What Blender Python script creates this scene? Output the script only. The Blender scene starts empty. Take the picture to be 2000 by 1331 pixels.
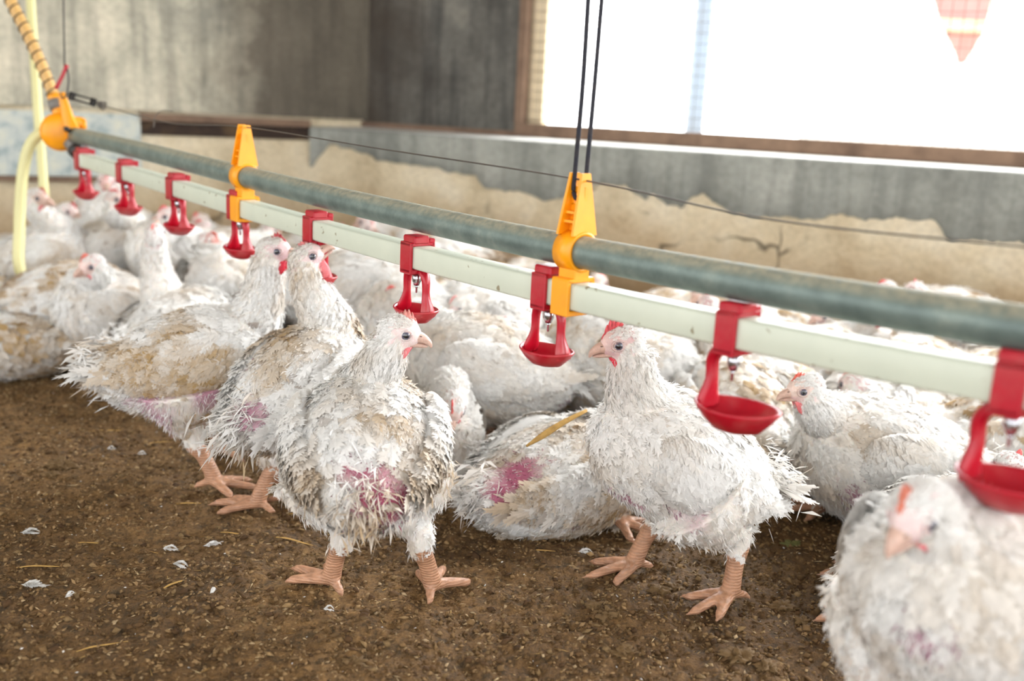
import bpy, math, random
import numpy as np
from mathutils import Vector, noise
random.seed(7); RNG=np.random.default_rng(7)
SC=bpy.context.scene; COL=SC.collection
# ------------------------------------------------------------------ camera
F=1944.4; H=.5
TH=math.atan(446.4/F); PH=math.atan(.051)
f_=np.array((0,math.cos(TH),-math.sin(TH))); u0=np.array((0,math.sin(TH),math.cos(TH))); r0=np.array((1.,0,0))
r_=math.cos(PH)*r0+math.sin(PH)*u0; u_=-math.sin(PH)*r0+math.cos(PH)*u0
CP=np.array((0,0,H))
cam=bpy.data.cameras.new('camera'); camo=bpy.data.objects.new('camera',cam); COL.objects.link(camo)
from mathutils import Matrix
camo.matrix_world=Matrix(((r_[0],u_[0],-f_[0],0),(r_[1],u_[1],-f_[1],0),(r_[2],u_[2],-f_[2],H),(0,0,0,1)))
cam.sensor_width=36; cam.lens=F*36/2000; cam.clip_start=.02; cam.clip_end=100
cam.dof.use_dof=True; cam.dof.focus_distance=1.06; cam.dof.aperture_fstop=3.6
SC.camera=camo
SC.view_settings.view_transform='Standard'; SC.view_settings.look='None'; SC.view_settings.gamma=1
SC.view_settings.exposure=.33
# ------------------------------------------------------------------ world: overcast-bright sky, brightest on the window side
W=bpy.data.worlds.new('sky'); SC.world=W; W.use_nodes=True
nt=W.node_tree; nt.nodes.clear()
wo=nt.nodes.new('ShaderNodeOutputWorld'); bg=nt.nodes.new('ShaderNodeBackground')
tc=nt.nodes.new('ShaderNodeTexCoord'); dp=nt.nodes.new('ShaderNodeVectorMath'); dp.operation='DOT_PRODUCT'
sd=Vector((.75,.62,.62)).normalized(); dp.inputs[1].default_value=sd
nt.links.new(tc.outputs['Generated'],dp.inputs[0])
mx=nt.nodes.new('ShaderNodeMath'); mx.operation='MAXIMUM'; mx.inputs[1].default_value=0; nt.links.new(dp.outputs['Value'],mx.inputs[0])
pw=nt.nodes.new('ShaderNodeMath'); pw.operation='POWER'; pw.inputs[1].default_value=3.0; nt.links.new(mx.outputs[0],pw.inputs[0])
ml=nt.nodes.new('ShaderNodeMath'); ml.operation='MULTIPLY_ADD'; ml.inputs[1].default_value=12.5; ml.inputs[2].default_value=2.7; nt.links.new(pw.outputs[0],ml.inputs[0])
bg.inputs['Color'].default_value=(.97,.985,1,1); nt.links.new(ml.outputs[0],bg.inputs['Strength']); nt.links.new(bg.outputs[0],wo.inputs[0])
# high sun outside the window wall: only reaches the ledge and a strip along that wall
sun=bpy.data.lights.new('sun','SUN'); sun.energy=5; sun.angle=.01; sun.color=(1,.96,.9); suno=bpy.data.objects.new('sun',sun); COL.objects.link(suno)
suno.rotation_euler=Vector((-.075,-.148,-.986)).normalized().to_track_quat('-Z','Y').to_euler()
# ------------------------------------------------------------------ pixel helpers (photo frame 2000x1331)
def nrm(v): v=np.asarray(v,float); return v/(np.linalg.norm(v)+1e-12)
def ray(x,y): return f_+(x-1000)/F*r_-(y-665.5)/F*u_
def PZ(x,y,Z): return CP+ray(x,y)*Z
def FL(x,y,h=0.): d=ray(x,y); return CP+d*((h-H)/d[2])
def PY(x,y,Y): d=ray(x,y); return CP+d*(Y/d[1])
def onplane(x,y,p,n): d=ray(x,y); return CP+d*(np.dot(p-CP,n)/np.dot(d,n))
# ------------------------------------------------------------------ object helpers
def empty(name,loc,label=None,cat=None,group=None):
    o=bpy.data.objects.new(name,None); COL.objects.link(o); o.location=loc; o.empty_display_size=.02
    if label:o['label']=label
    if cat:o['category']=cat
    if group:o['group']=group
    return o
def tag(o,label=None,cat=None,group=None,kind=None):
    for k,v in (('label',label),('category',cat),('group',group),('kind',kind)):
        if v:o[k]=v
    return o
def mkmesh(name,V,Fc,col=None,uv=None,smooth=True):
    me=bpy.data.meshes.new(name)
    V=np.asarray(V,np.float32)
    if isinstance(Fc,np.ndarray):
        k=Fc.shape[1]; n=len(Fc)
        me.vertices.add(len(V)); me.vertices.foreach_set('co',V.ravel())
        me.loops.add(n*k); me.loops.foreach_set('vertex_index',Fc.astype(np.int32).ravel())
        me.polygons.add(n); me.polygons.foreach_set('loop_start',np.arange(0,n*k,k,dtype=np.int32))
        me.update(calc_edges=True)
    else:
        me.from_pydata([tuple(map(float,v)) for v in V],[],[tuple(map(int,q)) for q in Fc])
    if smooth: me.polygons.foreach_set('use_smooth',np.ones(len(me.polygons),bool))
    if col is not None:
        at=me.color_attributes.new('Col','FLOAT_COLOR','POINT')
        c=np.ones((len(V),4),np.float32); c[:,:3]=np.asarray(col,np.float32).reshape(-1,3) if np.ndim(col)>1 else col
        at.data.foreach_set('color',c.ravel())
    if uv is not None:
        ul=me.uv_layers.new(name='UV'); li=np.zeros(len(me.loops),np.int32); me.loops.foreach_get('vertex_index',li)
        ul.data.foreach_set('uv',np.asarray(uv,np.float32)[li].ravel())
    return me
def link(name,me,mat,parent=None,off=None):
    o=bpy.data.objects.new(name,me); COL.objects.link(o)
    if mat is not None and len(me.materials)==0: me.materials.append(mat)
    if parent is not None: o.parent=parent
    return o
def obj(name,V,Fc,mat,parent=None,col=None,uv=None,smooth=True):
    V=np.asarray(V,float)
    if parent is not None:
        V=V-np.array(parent_loc(parent))
    else:
        pass
    return link(name,mkmesh(name,V,Fc,col,uv,smooth),mat,parent)
def parent_loc(p):
    s=np.array(p.location)
    while p.parent: p=p.parent; s=s+np.array(p.location)
    return s
class MB:
    def __init__(s): s.V=[];s.F=[];s.C=[]
    def add(s,V,Fc,c=(1,1,1)):
        b=len(s.V); s.V+= [tuple(v) for v in V]; s.F+=[tuple(i+b for i in q) for q in Fc]; s.C+=[c]*len(V); return s
    def build(s,name,mat,parent=None,smooth=True,usecol=False,uv=None): return obj(name,s.V,s.F,mat,parent,np.array(s.C) if usecol else None,uv,smooth)
def box(c,ax,ay,az,bev=0):
    c=np.asarray(c,float);ax,ay,az=map(lambda v:np.asarray(v,float),(ax,ay,az))
    if np.dot(np.cross(ax,ay),az)<0: ax=-ax
    if not bev:
        V=[c+i*ax+j*ay+k*az for i in(-1,1) for j in(-1,1) for k in(-1,1)]
        return V,[(0,1,3,2),(4,6,7,5),(0,4,5,1),(2,3,7,6),(0,2,6,4),(1,5,7,3)]
    lx,ly,lz=[np.linalg.norm(v) for v in(ax,ay,az)]; b=min(bev,lx*.45,ly*.45,lz*.45)
    V=[];fx=[]
    # bevelled box: 3 verts per corner
    idx={}
    for i in(-1,1):
        for j in(-1,1):
            for k in(-1,1):
                for m in range(3):
                    s=[1-b/lx,1-b/ly,1-b/lz]; s[m]=1
                    idx[(i,j,k,m)]=len(V); V.append(c+i*s[0]*ax+j*s[1]*ay+k*s[2]*az)
    for m in range(3):
        o=[q for q in range(3) if q!=m]
        for s in(-1,1):
            q=[]
            for a,bb in((-1,-1),(1,-1),(1,1),(-1,1)):
                t=[0,0,0];t[m]=s;t[o[0]]=a;t[o[1]]=bb;q.append(idx[(*t,m)])
            fl=(s>0)==(m!=1)
            fx.append(tuple(q) if fl else tuple(q[::-1]))
        # edges parallel to axis m
        for a in(-1,1):
            for bb in(-1,1):
                t0=[0,0,0];t0[m]=-1;t0[o[0]]=a;t0[o[1]]=bb;t1=list(t0);t1[m]=1
                fx.append((idx[(*t0,o[0])],idx[(*t1,o[0])],idx[(*t1,o[1])],idx[(*t0,o[1])]))
    for i in(-1,1):
        for j in(-1,1):
            for k in(-1,1): fx.append(tuple(idx[(i,j,k,m)] for m in range(3)))
    return V,fx
def catmull(P,n):
    P=np.asarray(P,float); m=len(P)
    if m<3: 
        t=np.linspace(0,m-1,n); return np.array([P[0]+(P[-1]-P[0])*q/(m-1) for q in t])
    out=[]
    for t in np.linspace(0,m-1,n):
        i=min(int(t),m-2); q=t-i
        p0=P[i-1] if i>0 else 2*P[0]-P[1]; p1=P[i];p2=P[i+1];p3=P[i+2] if i+2<m else 2*P[-1]-P[-2]
        out.append(.5*((2*p1)+(-p0+p2)*q+(2*p0-5*p1+4*p2-p3)*q*q+(-p0+3*p1-3*p2+p3)*q**3))
    return np.array(out)
def loft(P,A,B,side,n=16,res=None,close=True):
    """P centre points, A side radii, B up radii, side=reference side vector or None (horizontal)."""
    D=np.column_stack([np.asarray(P,float),A,B]); 
    if res: D=catmull(D,res)
    P=D[:,:3];A=np.maximum(D[:,3],1e-4);B=np.maximum(D[:,4],1e-4)
    m=len(P); V=[];Fc=[]; pv=None
    ang=np.linspace(0,2*math.pi,n,endpoint=False)
    for i in range(m):
        t=nrm(P[min(i+1,m-1)]-P[max(i-1,0)])
        if side is None:
            s=np.cross((0,0,1),t)
            if np.linalg.norm(s)<.2: s=pv if pv is not None else np.cross((0,1,0),t)
        else: s=np.asarray(side,float)
        s=nrm(s-np.dot(s,t)*t); pv=s; u=np.cross(t,s)
        for a in ang: V.append(P[i]+math.cos(a)*A[i]*s+math.sin(a)*B[i]*u)
    for i in range(m-1):
        for j in range(n):
            k=(j+1)%n; Fc.append((i*n+j,i*n+k,(i+1)*n+k,(i+1)*n+j))
    if close:
        Fc.append(tuple(range(n))[::-1]); Fc.append(tuple((m-1)*n+j for j in range(n)))
    return V,Fc
def tube(P,r,n=10,res=None):
    P=np.asarray(P,float); R=np.full(len(P),r) if np.isscalar(r) else np.asarray(r,float)
    return loft(P,R,R,None,n,res)
def ellip(c,ax,ay,az,nu=14,nv=9):
    c=np.asarray(c,float);V=[];Fc=[]
    for i in range(1,nv):
        th=math.pi*i/nv
        for j in range(nu):
            p=2*math.pi*j/nu
            V.append(c+math.sin(th)*math.cos(p)*np.asarray(ax)+math.sin(th)*math.sin(p)*np.asarray(ay)+math.cos(th)*np.asarray(az))
    for i in range(nv-2):
        for j in range(nu):
            k=(j+1)%nu; Fc.append((i*nu+j,(i+1)*nu+j,(i+1)*nu+k,i*nu+k))
    a=len(V);V.append(c+np.asarray(az));b=len(V);V.append(c-np.asarray(az))
    for j in range(nu):
        k=(j+1)%nu; Fc.append((a,j,k)); Fc.append((b,(nv-2)*nu+k,(nv-2)*nu+j))
    return V,Fc
# ------------------------------------------------------------------ materials
class NT:
    def __init__(s,name):
        s.m=bpy.data.materials.new(name); s.m.use_nodes=True; s.t=s.m.node_tree; s.t.nodes.clear()
        s.out=s.n('ShaderNodeOutputMaterial')
    def n(s,k,**kw):
        o=s.t.nodes.new(k)
        for a,v in kw.items(): setattr(o,a,v)
        return o
    def l(s,a,b): s.t.links.new(a,b)
    def tc(s,w='Object'): return s.n('ShaderNodeTexCoord').outputs[w]
    def map(s,vec,sc=(1,1,1),rot=(0,0,0),loc=(0,0,0)):
        m=s.n('ShaderNodeMapping'); m.inputs['Scale'].default_value=sc; m.inputs['Rotation'].default_value=rot; m.inputs['Location'].default_value=loc; s.l(vec,m.inputs[0]); return m.outputs[0]
    def noise(s,vec,scale,detail=4,rough=.55,dist=0):
        o=s.n('ShaderNodeTexNoise'); o.inputs['Scale'].default_value=scale;o.inputs['Detail'].default_value=detail;o.inputs['Roughness'].default_value=rough;o.inputs['Distortion'].default_value=dist
        if vec is not None:s.l(vec,o.inputs['Vector'])
        return o.outputs['Fac']
    def ramp(s,fac,stops,interp='LINEAR'):
        o=s.n('ShaderNodeValToRGB'); o.color_ramp.interpolation=interp; e=o.color_ramp.elements
        while len(e)<len(stops): e.new(.5)
        for q,(p,c) in zip(e,stops):
            q.position=p; q.color=(*c,1) if not np.isscalar(c) else (c,c,c,1)
        s.l(fac,o.inputs[0]); return o.outputs[0]
    def mix(s,f,a,b,mode='MIX'):
        o=s.n('ShaderNodeMix',data_type='RGBA',blend_type=mode)
        for i,v in((0,f),(6,a),(7,b)):
            if isinstance(v,(int,float)): o.inputs[i].default_value=v if i==0 else (v,v,v,1)
            elif isinstance(v,tuple): o.inputs[i].default_value=(*v,1)
            else: s.l(v,o.inputs[i])
        return o.outputs[2]
    def math(s,op,a,b=0.,c=None):
        o=s.n('ShaderNodeMath',operation=op)
        for i,v in enumerate((a,b) if c is None else (a,b,c)):
            if isinstance(v,(int,float)): o.inputs[i].default_value=v
            else: s.l(v,o.inputs[i])
        return o.outputs[0]
    def sep(s,vec): o=s.n('ShaderNodeSeparateXYZ'); s.l(vec,o.inputs[0]); return o.outputs
    def bump(s,h,st=.3,d=.01):
        o=s.n('ShaderNodeBump'); o.inputs['Strength'].default_value=st;o.inputs['Distance'].default_value=d; s.l(h,o.inputs['Height']); return o.outputs[0]
    def pbsdf(s,col,rough=.5,metal=0,nrmv=None,spec=.5,**kw):
        p=s.n('ShaderNodeBsdfPrincipled')
        if isinstance(col,tuple): p.inputs['Base Color'].default_value=(*col,1)
        else: s.l(col,p.inputs['Base Color'])
        if isinstance(rough,(int,float)): p.inputs['Roughness'].default_value=rough
        else: s.l(rough,p.inputs['Roughness'])
        p.inputs['Metallic'].default_value=metal; p.inputs['Specular IOR Level'].default_value=spec
        for k,v in kw.items(): p.inputs[k.replace('_',' ')].default_value=v
        if nrmv is not None: s.l(nrmv,p.inputs['Normal'])
        return p.outputs[0]
    def end(s,sh): s.l(sh,s.out.inputs[0]); return s.m
def srgb(r,g,b):
    return tuple(((c/255)/12.92 if c/255<=.04045 else ((c/255+.055)/1.055)**2.4) for c in(r,g,b))
def simple(name,col,rough=.5,metal=0,nscale=60,amt=.25,spec=.5,bump=.1,dirt=(120,95,60),dirtamt=.3,**kw):
    t=NT(name); o=t.tc()
    n1=t.noise(o,nscale,5); n2=t.noise(o,nscale*.3,4)
    c=srgb(*col); dark=tuple(x*(1-amt) for x in c)
    cc=t.mix(n1,dark,tuple(min(1,x*(1+amt*.5)) for x in c))
    if dirtamt>0: cc=t.mix(t.math('MULTIPLY',t.ramp(n2,[(.5,0),(.72,1)]),dirtamt),cc,srgb(*dirt))
    return t.end(t.pbsdf(cc,rough,metal,t.bump(n1,bump,.002),spec,**kw))
M={}
M['red']=simple('red_plastic',(172,8,34),.32,dirtamt=.28,dirt=(190,120,110),nscale=90,amt=.2)
M['yellow']=simple('yellow_plastic',(246,160,12),.38,nscale=80,amt=.15,dirtamt=.2)
M['tin']=simple('nipple_steel',(190,190,195),.25,1,dirtamt=.1)
M['rope']=simple('black_cord',(34,34,44),.8,nscale=400,amt=.5,bump=.6,dirtamt=.1)
M['cable']=simple('steel_cable',(96,90,84),.5,.6,dirtamt=.2)
M['hose']=simple('pale_hose',(214,208,150),.35,nscale=20,amt=.1,dirtamt=.1,Transmission_Weight=0.)
M['rib']=simple('tan_hose',(206,164,100),.45,nscale=30,amt=.1,dirtamt=.1)
M['black']=simple('black_plastic',(38,36,34),.5,dirtamt=.1)
M['greyplast']=simple('grey_fitting',(122,118,112),.45,dirtamt=.2)
M['straw']=simple('dry_straw',(196,156,86),.8,nscale=200,amt=.35,dirt=(90,60,30),dirtamt=.5)
M['wood']=simple('old_wood',(122,98,80),.85,nscale=40,amt=.4,dirt=(60,42,32),dirtamt=.6,bump=.4)
M['leaf']=simple('green_leaf',(92,112,48),.7,amt=.4)
def galv():
    t=NT('galvanised_pipe'); o=t.tc(); n1=t.noise(o,38,6,.65); n2=t.noise(t.map(o,(1,1,1)),160,3)
    g=t.ramp(n1,[(.3,srgb(84,98,94)),(.55,srgb(108,122,116)),(.75,srgb(132,142,132))])
    ge=t.n('ShaderNodeNewGeometry'); z=t.sep(ge.outputs['Normal'])[2]
    topmask=t.math('MULTIPLY',t.ramp(z,[(.35,0),(.75,1)]),t.ramp(n2,[(.35,.35),(.65,1)]))   # mottled paler, rougher tone on faces that point up
    c=t.mix(t.math('MULTIPLY',topmask,.75),g,srgb(178,170,146))
    return t.end(t.pbsdf(c,t.mix(topmask,.42,.8),.25,t.bump(n1,.15,.003)))
M['galv']=galv()
def whitepipe():
    t=NT('white_pvc'); o=t.tc(); n=t.noise(o,26,4); n2=t.noise(t.map(o,(1,1,1)),95,2,.4)
    c=t.mix(n,srgb(186,192,176),srgb(204,208,190))
    sp=t.ramp(n2,[(.70,0),(.735,1)]); c=t.mix(t.math('MULTIPLY',sp,.75),c,srgb(112,92,50))
    return t.end(t.pbsdf(c,.38,0,t.bump(n2,.05,.002)))
M['pvc']=whitepipe()
def feather_mat():
    t=NT('white_feather'); a=t.n('ShaderNodeVertexColor',layer_name='Col').outputs['Color']
    uv=t.tc('UV'); n=t.noise(t.map(uv,(9,1.6,1)),1.,3,.6)
    st=t.ramp(n,[(.3,.86),(.62,1.)]); c=t.mix(1.,a,st,'MULTIPLY')
    d=t.n('ShaderNodeBsdfPrincipled'); t.l(c,d.inputs['Base Color']); d.inputs['Roughness'].default_value=.75; d.inputs['Specular IOR Level'].default_value=.2
    t.l(t.bump(n,.2,.0015),d.inputs['Normal'])
    tr=t.n('ShaderNodeBsdfTranslucent'); t.l(c,tr.inputs[0]); m=t.n('ShaderNodeMixShader'); m.inputs[0].default_value=.34
    t.l(d.outputs[0],m.inputs[1]); t.l(tr.outputs[0],m.inputs[2]); return t.end(m.outputs[0])
M['feather']=feather_mat()
def skin_mat():
    t=NT('bird_skin'); a=t.n('ShaderNodeVertexColor',layer_name='Col').outputs['Color']; o=t.tc()
    n=t.noise(o,420,4); n2=t.noise(o,90,3)
    c=t.mix(1.,a,t.ramp(n2,[(.3,.82),(.65,1.)]),'MULTIPLY')
    return t.end(t.pbsdf(c,.55,0,t.bump(n,.5,.0015),.35,Subsurface_Weight=.12,Subsurface_Radius=(.006,.002,.001),Subsurface_Scale=1.))
M['skin']=skin_mat()
def leg_mat():
    t=NT('scaly_leg'); a=t.n('ShaderNodeVertexColor',layer_name='Col').outputs['Color']; o=t.tc()
    w=t.n('ShaderNodeTexWave',wave_type='BANDS',bands_direction='Z'); w.inputs['Scale'].default_value=95; w.inputs['Distortion'].default_value=3.5;w.inputs['Detail Scale'].default_value=1.5; t.l(o,w.inputs['Vector'])
    n2=t.noise(o,120,3)
    c=t.mix(1.,a,t.ramp(n2,[(.3,.72),(.62,1.)]),'MULTIPLY'); c=t.mix(.16,c,t.mix(1.,c,w.outputs['Color'],'MULTIPLY'))
    return t.end(t.pbsdf(c,.45,0,t.bump(w.outputs['Fac'],.45,.0012),.45,Subsurface_Weight=.08,Subsurface_Radius=(.006,.002,.001),Subsurface_Scale=1.))
M['leg']=leg_mat()
def colmat(name,rough,spec=.5,sss=0,coat=0):
    t=NT(name); a=t.n('ShaderNodeVertexColor',layer_name='Col').outputs['Color']; n=t.noise(t.tc(),300,3)
    c=t.mix(1.,a,t.ramp(n,[(.3,.8),(.6,1.)]),'MULTIPLY')
    return t.end(t.pbsdf(c,rough,0,None if coat else t.bump(n,.4,.001),spec,Subsurface_Weight=sss,Subsurface_Radius=(.004,.001,.001),Subsurface_Scale=1.,Coat_Weight=coat))
M['comb']=colmat('comb_skin',.5,.4,.25); M['horn']=colmat('beak_horn',.4,.5,.1); M['eye']=colmat('eye_wet',.15,.6,0,1.)
def litter():
    t=NT('litter_floor'); o=t.tc(); n1=t.noise(o,2.2,6,.62,.6); n2=t.noise(o,60,6,.7); n3=t.noise(o,240,4,.7)
    base=t.ramp(n1,[(.3,srgb(98,84,60)),(.45,srgb(132,113,83)),(.58,srgb(155,135,101)),(.72,srgb(174,155,125))])
    c=t.mix(.8,base,t.ramp(n2,[(.32,srgb(62,50,36)),(.48,srgb(132,108,78)),(.62,srgb(158,132,98)),(.78,srgb(200,180,146))]),'OVERLAY')
    c=t.mix(.55,c,t.mix(1.,c,t.ramp(n3,[(.3,.35),(.6,1.25)]),'MULTIPLY'))
    hh=t.math('ADD',n2,t.math('MULTIPLY',n3,.5))
    return t.end(t.pbsdf(c,t.ramp(n1,[(.35,.6),(.6,.9)]),0,t.bump(hh,.8,.006),.3))
M['litter']=litter()
M['chip']=colmat('litter_chip',.85,.2)
def wallmat(name,stops,streak=None,scale=6,cracks=False,extra=None):
    t=NT(name); uv=t.tc('UV'); n=t.noise(uv,scale,8,.62,.3); n2=t.noise(uv,scale*14,5,.6)
    c=t.ramp(n,[(p,srgb(*q)) for p,q in stops]); c=t.mix(.35,c,t.ramp(n2,[(.35,.55),(.6,1.1)]),'MULTIPLY')
    if streak:
        s=t.noise(t.map(uv,(14,1.1,1)),1.6,5,.6); c=t.mix(t.math('MULTIPLY',t.ramp(s,[(.45,0),(.62,1)]),streak[1]),c,srgb(*streak[0]))
    h=n2
    if extra: c=extra(t,uv,c)
    if cracks:
        v=t.n('ShaderNodeTexVoronoi',feature='DISTANCE_TO_EDGE'); v.inputs['Scale'].default_value=3.2
        wv=t.n('ShaderNodeVectorMath',operation='ADD'); t.l(uv,wv.inputs[0]); nn=t.n('ShaderNodeTexNoise'); nn.inputs['Scale'].default_value=9; t.l(uv,nn.inputs['Vector'])
        sc=t.n('ShaderNodeVectorMath',operation='SCALE'); sc.inputs['Scale'].default_value=.18; t.l(nn.outputs['Color'],sc.inputs[0]); t.l(sc.outputs[0],wv.inputs[1]); t.l(wv.outputs[0],v.inputs['Vector'])
        cr=t.ramp(v.outputs['Distance'],[(.0,1),(.02,0)]); cr=t.math('MULTIPLY',cr,t.ramp(t.noise(uv,4,3),[(.5,0),(.58,1)]))
        c=t.mix(t.math('MULTIPLY',cr,.8),c,srgb(52,48,40)); h=t.math('SUBTRACT',n2,t.math('MULTIPLY',cr,2))
    return t.end(t.pbsdf(c,.9,0,t.bump(h,.5,.006),.2))
def ex_low(t,uv,c):   # splashed muck along the foot of the wall, ragged upper edge
    y=t.sep(uv)[1]; k=t.math('ADD',y,t.math('MULTIPLY',t.noise(uv,7,5),.22)); return t.mix(t.math('MULTIPLY',t.ramp(k,[(.2,1),(.4,0)]),.8),c,srgb(164,132,92))
def ex_corner(t,uv,c): # dark brown tone, noise-edged, fading out from the corner
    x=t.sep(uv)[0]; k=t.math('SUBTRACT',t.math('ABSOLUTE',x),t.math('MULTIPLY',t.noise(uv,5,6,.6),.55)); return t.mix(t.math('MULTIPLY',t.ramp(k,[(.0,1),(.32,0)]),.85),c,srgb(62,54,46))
M['w_low']=wallmat('rough_render',[(.3,(176,160,132)),(.5,(206,192,164)),(.7,(218,208,186))],None,5,True,ex_low)
M['w_plaster']=wallmat('grey_cement',[(.3,(128,130,124)),(.55,(152,154,147)),(.75,(170,170,162))],((96,98,94),.4),4)
M['w_panel']=wallmat('weathered_panel',[(.28,(150,147,134)),(.5,(196,190,170)),(.72,(222,212,190))],((112,112,104),.5),5,False,ex_corner)
M['w_dark']=wallmat('dark_panel',[(.3,(70,68,64)),(.55,(104,102,96)),(.75,(132,128,118))],((46,46,46),.6),4,False,ex_corner)
M['w_blue']=wallmat('speckled_sheet',[(.35,(150,164,166)),(.5,(196,202,196)),(.65,(212,212,196))],None,26)
M['w_gapshade']=simple('painted_gap_shade',(48,34,26),.9,dirtamt=.4)  # near-black brown standing in for the shade inside a recess
M['w_ceil']=simple('ceiling_board',(150,140,124),.9,nscale=8)
M['w_cream']=simple('cream_reveal',(222,205,172),.8,nscale=20)
M['white_out']=simple('white_sheet',(246,246,244),.7,nscale=4,amt=.03,dirtamt=0)
_t=M['white_out'].node_tree; _p=[n for n in _t.nodes if n.type=='BSDF_PRINCIPLED'][0]; _tr=_t.nodes.new('ShaderNodeBsdfTranslucent'); _tr.inputs[0].default_value=(.9,.9,.9,1); _m=_t.nodes.new('ShaderNodeMixShader'); _m.inputs[0].default_value=.5
_t.links.new(_p.outputs[0],_m.inputs[1]); _t.links.new(_tr.outputs[0],_m.inputs[2]); _t.links.new(_m.outputs[0],[n for n in _t.nodes if n.type=='OUTPUT_MATERIAL'][0].inputs[0])
M['brown_out']=simple('red_brown_wall',(176,136,134),.8,nscale=6,amt=.4)
M['dirt_out']=simple('outside_ground',(190,176,150),.9,nscale=3)

# ------------------------------------------------------------------ room
def struct(o): o['kind']='structure'; return o
def uvquad(p0,du,dv,w,h,nx=1,ny=1,u_off=0,v_off=0):
    V=[];UV=[];Fc=[]
    for j in range(ny+1):
        for i in range(nx+1):
            V.append(np.asarray(p0)+np.asarray(du)*w*i/nx+np.asarray(dv)*h*j/ny); UV.append((u_off+w*i/nx,v_off+h*j/ny))
    for j in range(ny):
        for i in range(nx): a=j*(nx+1)+i; Fc.append((a,a+1,a+nx+2,a+nx+1))
    return V,Fc,UV
def slab(name,p0,du,dv,w,h,th,nrm_out,mat,u_off=0,v_off=0,parent=None):
    """board with thickness th behind its face; UV in metres"""
    du=np.asarray(du,float);dv=np.asarray(dv,float);n=np.asarray(nrm_out,float);p0=np.asarray(p0,float)
    V=[];UV=[]
    for k in(0,1):
        for j in(0,1):
            for i in(0,1): V.append(p0+du*w*i+dv*h*j-n*th*k); UV.append((u_off+w*i+th*k,v_off+h*j+th*k))
    Fc=[(0,1,3,2),(4,6,7,5),(0,4,5,1),(2,3,7,6),(0,2,6,4),(1,5,7,3)]
    if np.dot(np.cross(du,dv),n)<0: Fc=[q[::-1] for q in Fc]
    return obj(name,V,Fc,mat,parent,None,UV,False)
Z3=np.array((0,0,1.))
C0=FL(602,532); wp=FL(1850,715); dR=nrm(wp-C0); dR[2]=0; dR=nrm(dR); nR=np.array((dR[1],-dR[0],0)); 
if nR[1]>0:nR=-nR
L0=FL(0,549); dL=nrm(L0-C0); dL[2]=0; dL=nrm(dL); nL=np.array((-dL[1],dL[0],0))
if nL[1]>0:nL=-nL
HL=.425; DP=.135
# left (back) wall
struct(slab('wall_left',C0-dL*.5,dL,Z3,4.2,2.4,.12,nL,M['w_low'],-.5,0))
def sL(x,y): q=onplane(x,y,C0,nL); return float(np.dot(q-C0,dL)),float(q[2])
pan=slab('trim_1',C0-dL*.32+nL*.012+Z3*.455,dL,Z3,3.9,1.94,.03,nL,M['w_panel'],-.15,.45); struct(pan)
s0,_=sL(275,300)
struct(slab('trim_2',C0+dL*s0+nL*.014+Z3*.277,dL,Z3,3.6-s0,.165,.03,nL,M['w_blue'],s0,.27))
struct(slab('trim_3',C0+nL*.02+Z3*.428,dL,Z3,s0,.02,.04,nL,M['wood'],0,0))
struct(slab('trim_4',C0+nL*.006+Z3*.39,dL,Z3,s0,.037,.02,nL,M['w_gapshade'],0,0))  # solid strip below the rail, coloured dark as a shaded gap
struct(slab('trim_5',C0+dL*s0+nL*.016+Z3*.262,dL,Z3,3.6-s0,.012,.03,nL,M['wood'],0,0))
# right wall: low wall with ragged cement band, ledge, upper wall set back with the window
WL=5.2
lw=slab('wall_right',C0,dR,Z3,WL,HL-.006,.5,nR,M['w_low'],0,0); struct(lw)
# ragged grey cement skin standing 8 mm proud of the wall
ed=[(605,330),(640,280),(700,300),(760,318),(850,330),(925,345),(945,370),(1020,375),(1060,395),(1105,385),(1160,362),(1220,362),(1240,385),(1262,392),(1270,375),(1290,395),(1330,408),(1345,385),(1372,380),(1400,400),(1430,420),(1470,428),(1530,425),(1600,430),(1635,418),(1690,432),(1715,428),(1760,425),(1830,440),(1850,465),(1900,475),(1950,470),(2000,480)]
eu=[];ez=[]
for x,y in ed:
    q=onplane(x,y,C0+nR*.008,nR); eu.append(float(np.dot(q-C0,dR))); ez.append(float(q[2]))
eu=np.array(eu);ez=np.array(ez)
us=np.concatenate([np.arange(.01,2.6,.008),np.arange(2.6,WL,.05)])
lo=np.interp(us,eu,ez)+np.array([.012*noise.noise(Vector((q*22,3,0)))+.006*noise.noise(Vector((q*80,1,0))) for q in us])
top=HL+.004
V=[];UV=[]
for q,b in zip(us,lo):
    p=C0+dR*q
    for z,o in((b,-.002),(b+.003,.008),(top-.004,.009),(top,.005),(top,-.02)):
        V.append(p+nR*o+Z3*z); UV.append((q,z))
k=5;Fc=[]
for i in range(len(us)-1):
    for j in range(k-1): Fc.append((i*k+j,(i+1)*k+j,(i+1)*k+j+1,i*k+j+1))
struct(obj('trim_6',V,Fc,M['w_plaster'],None,None,UV,True))
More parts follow.
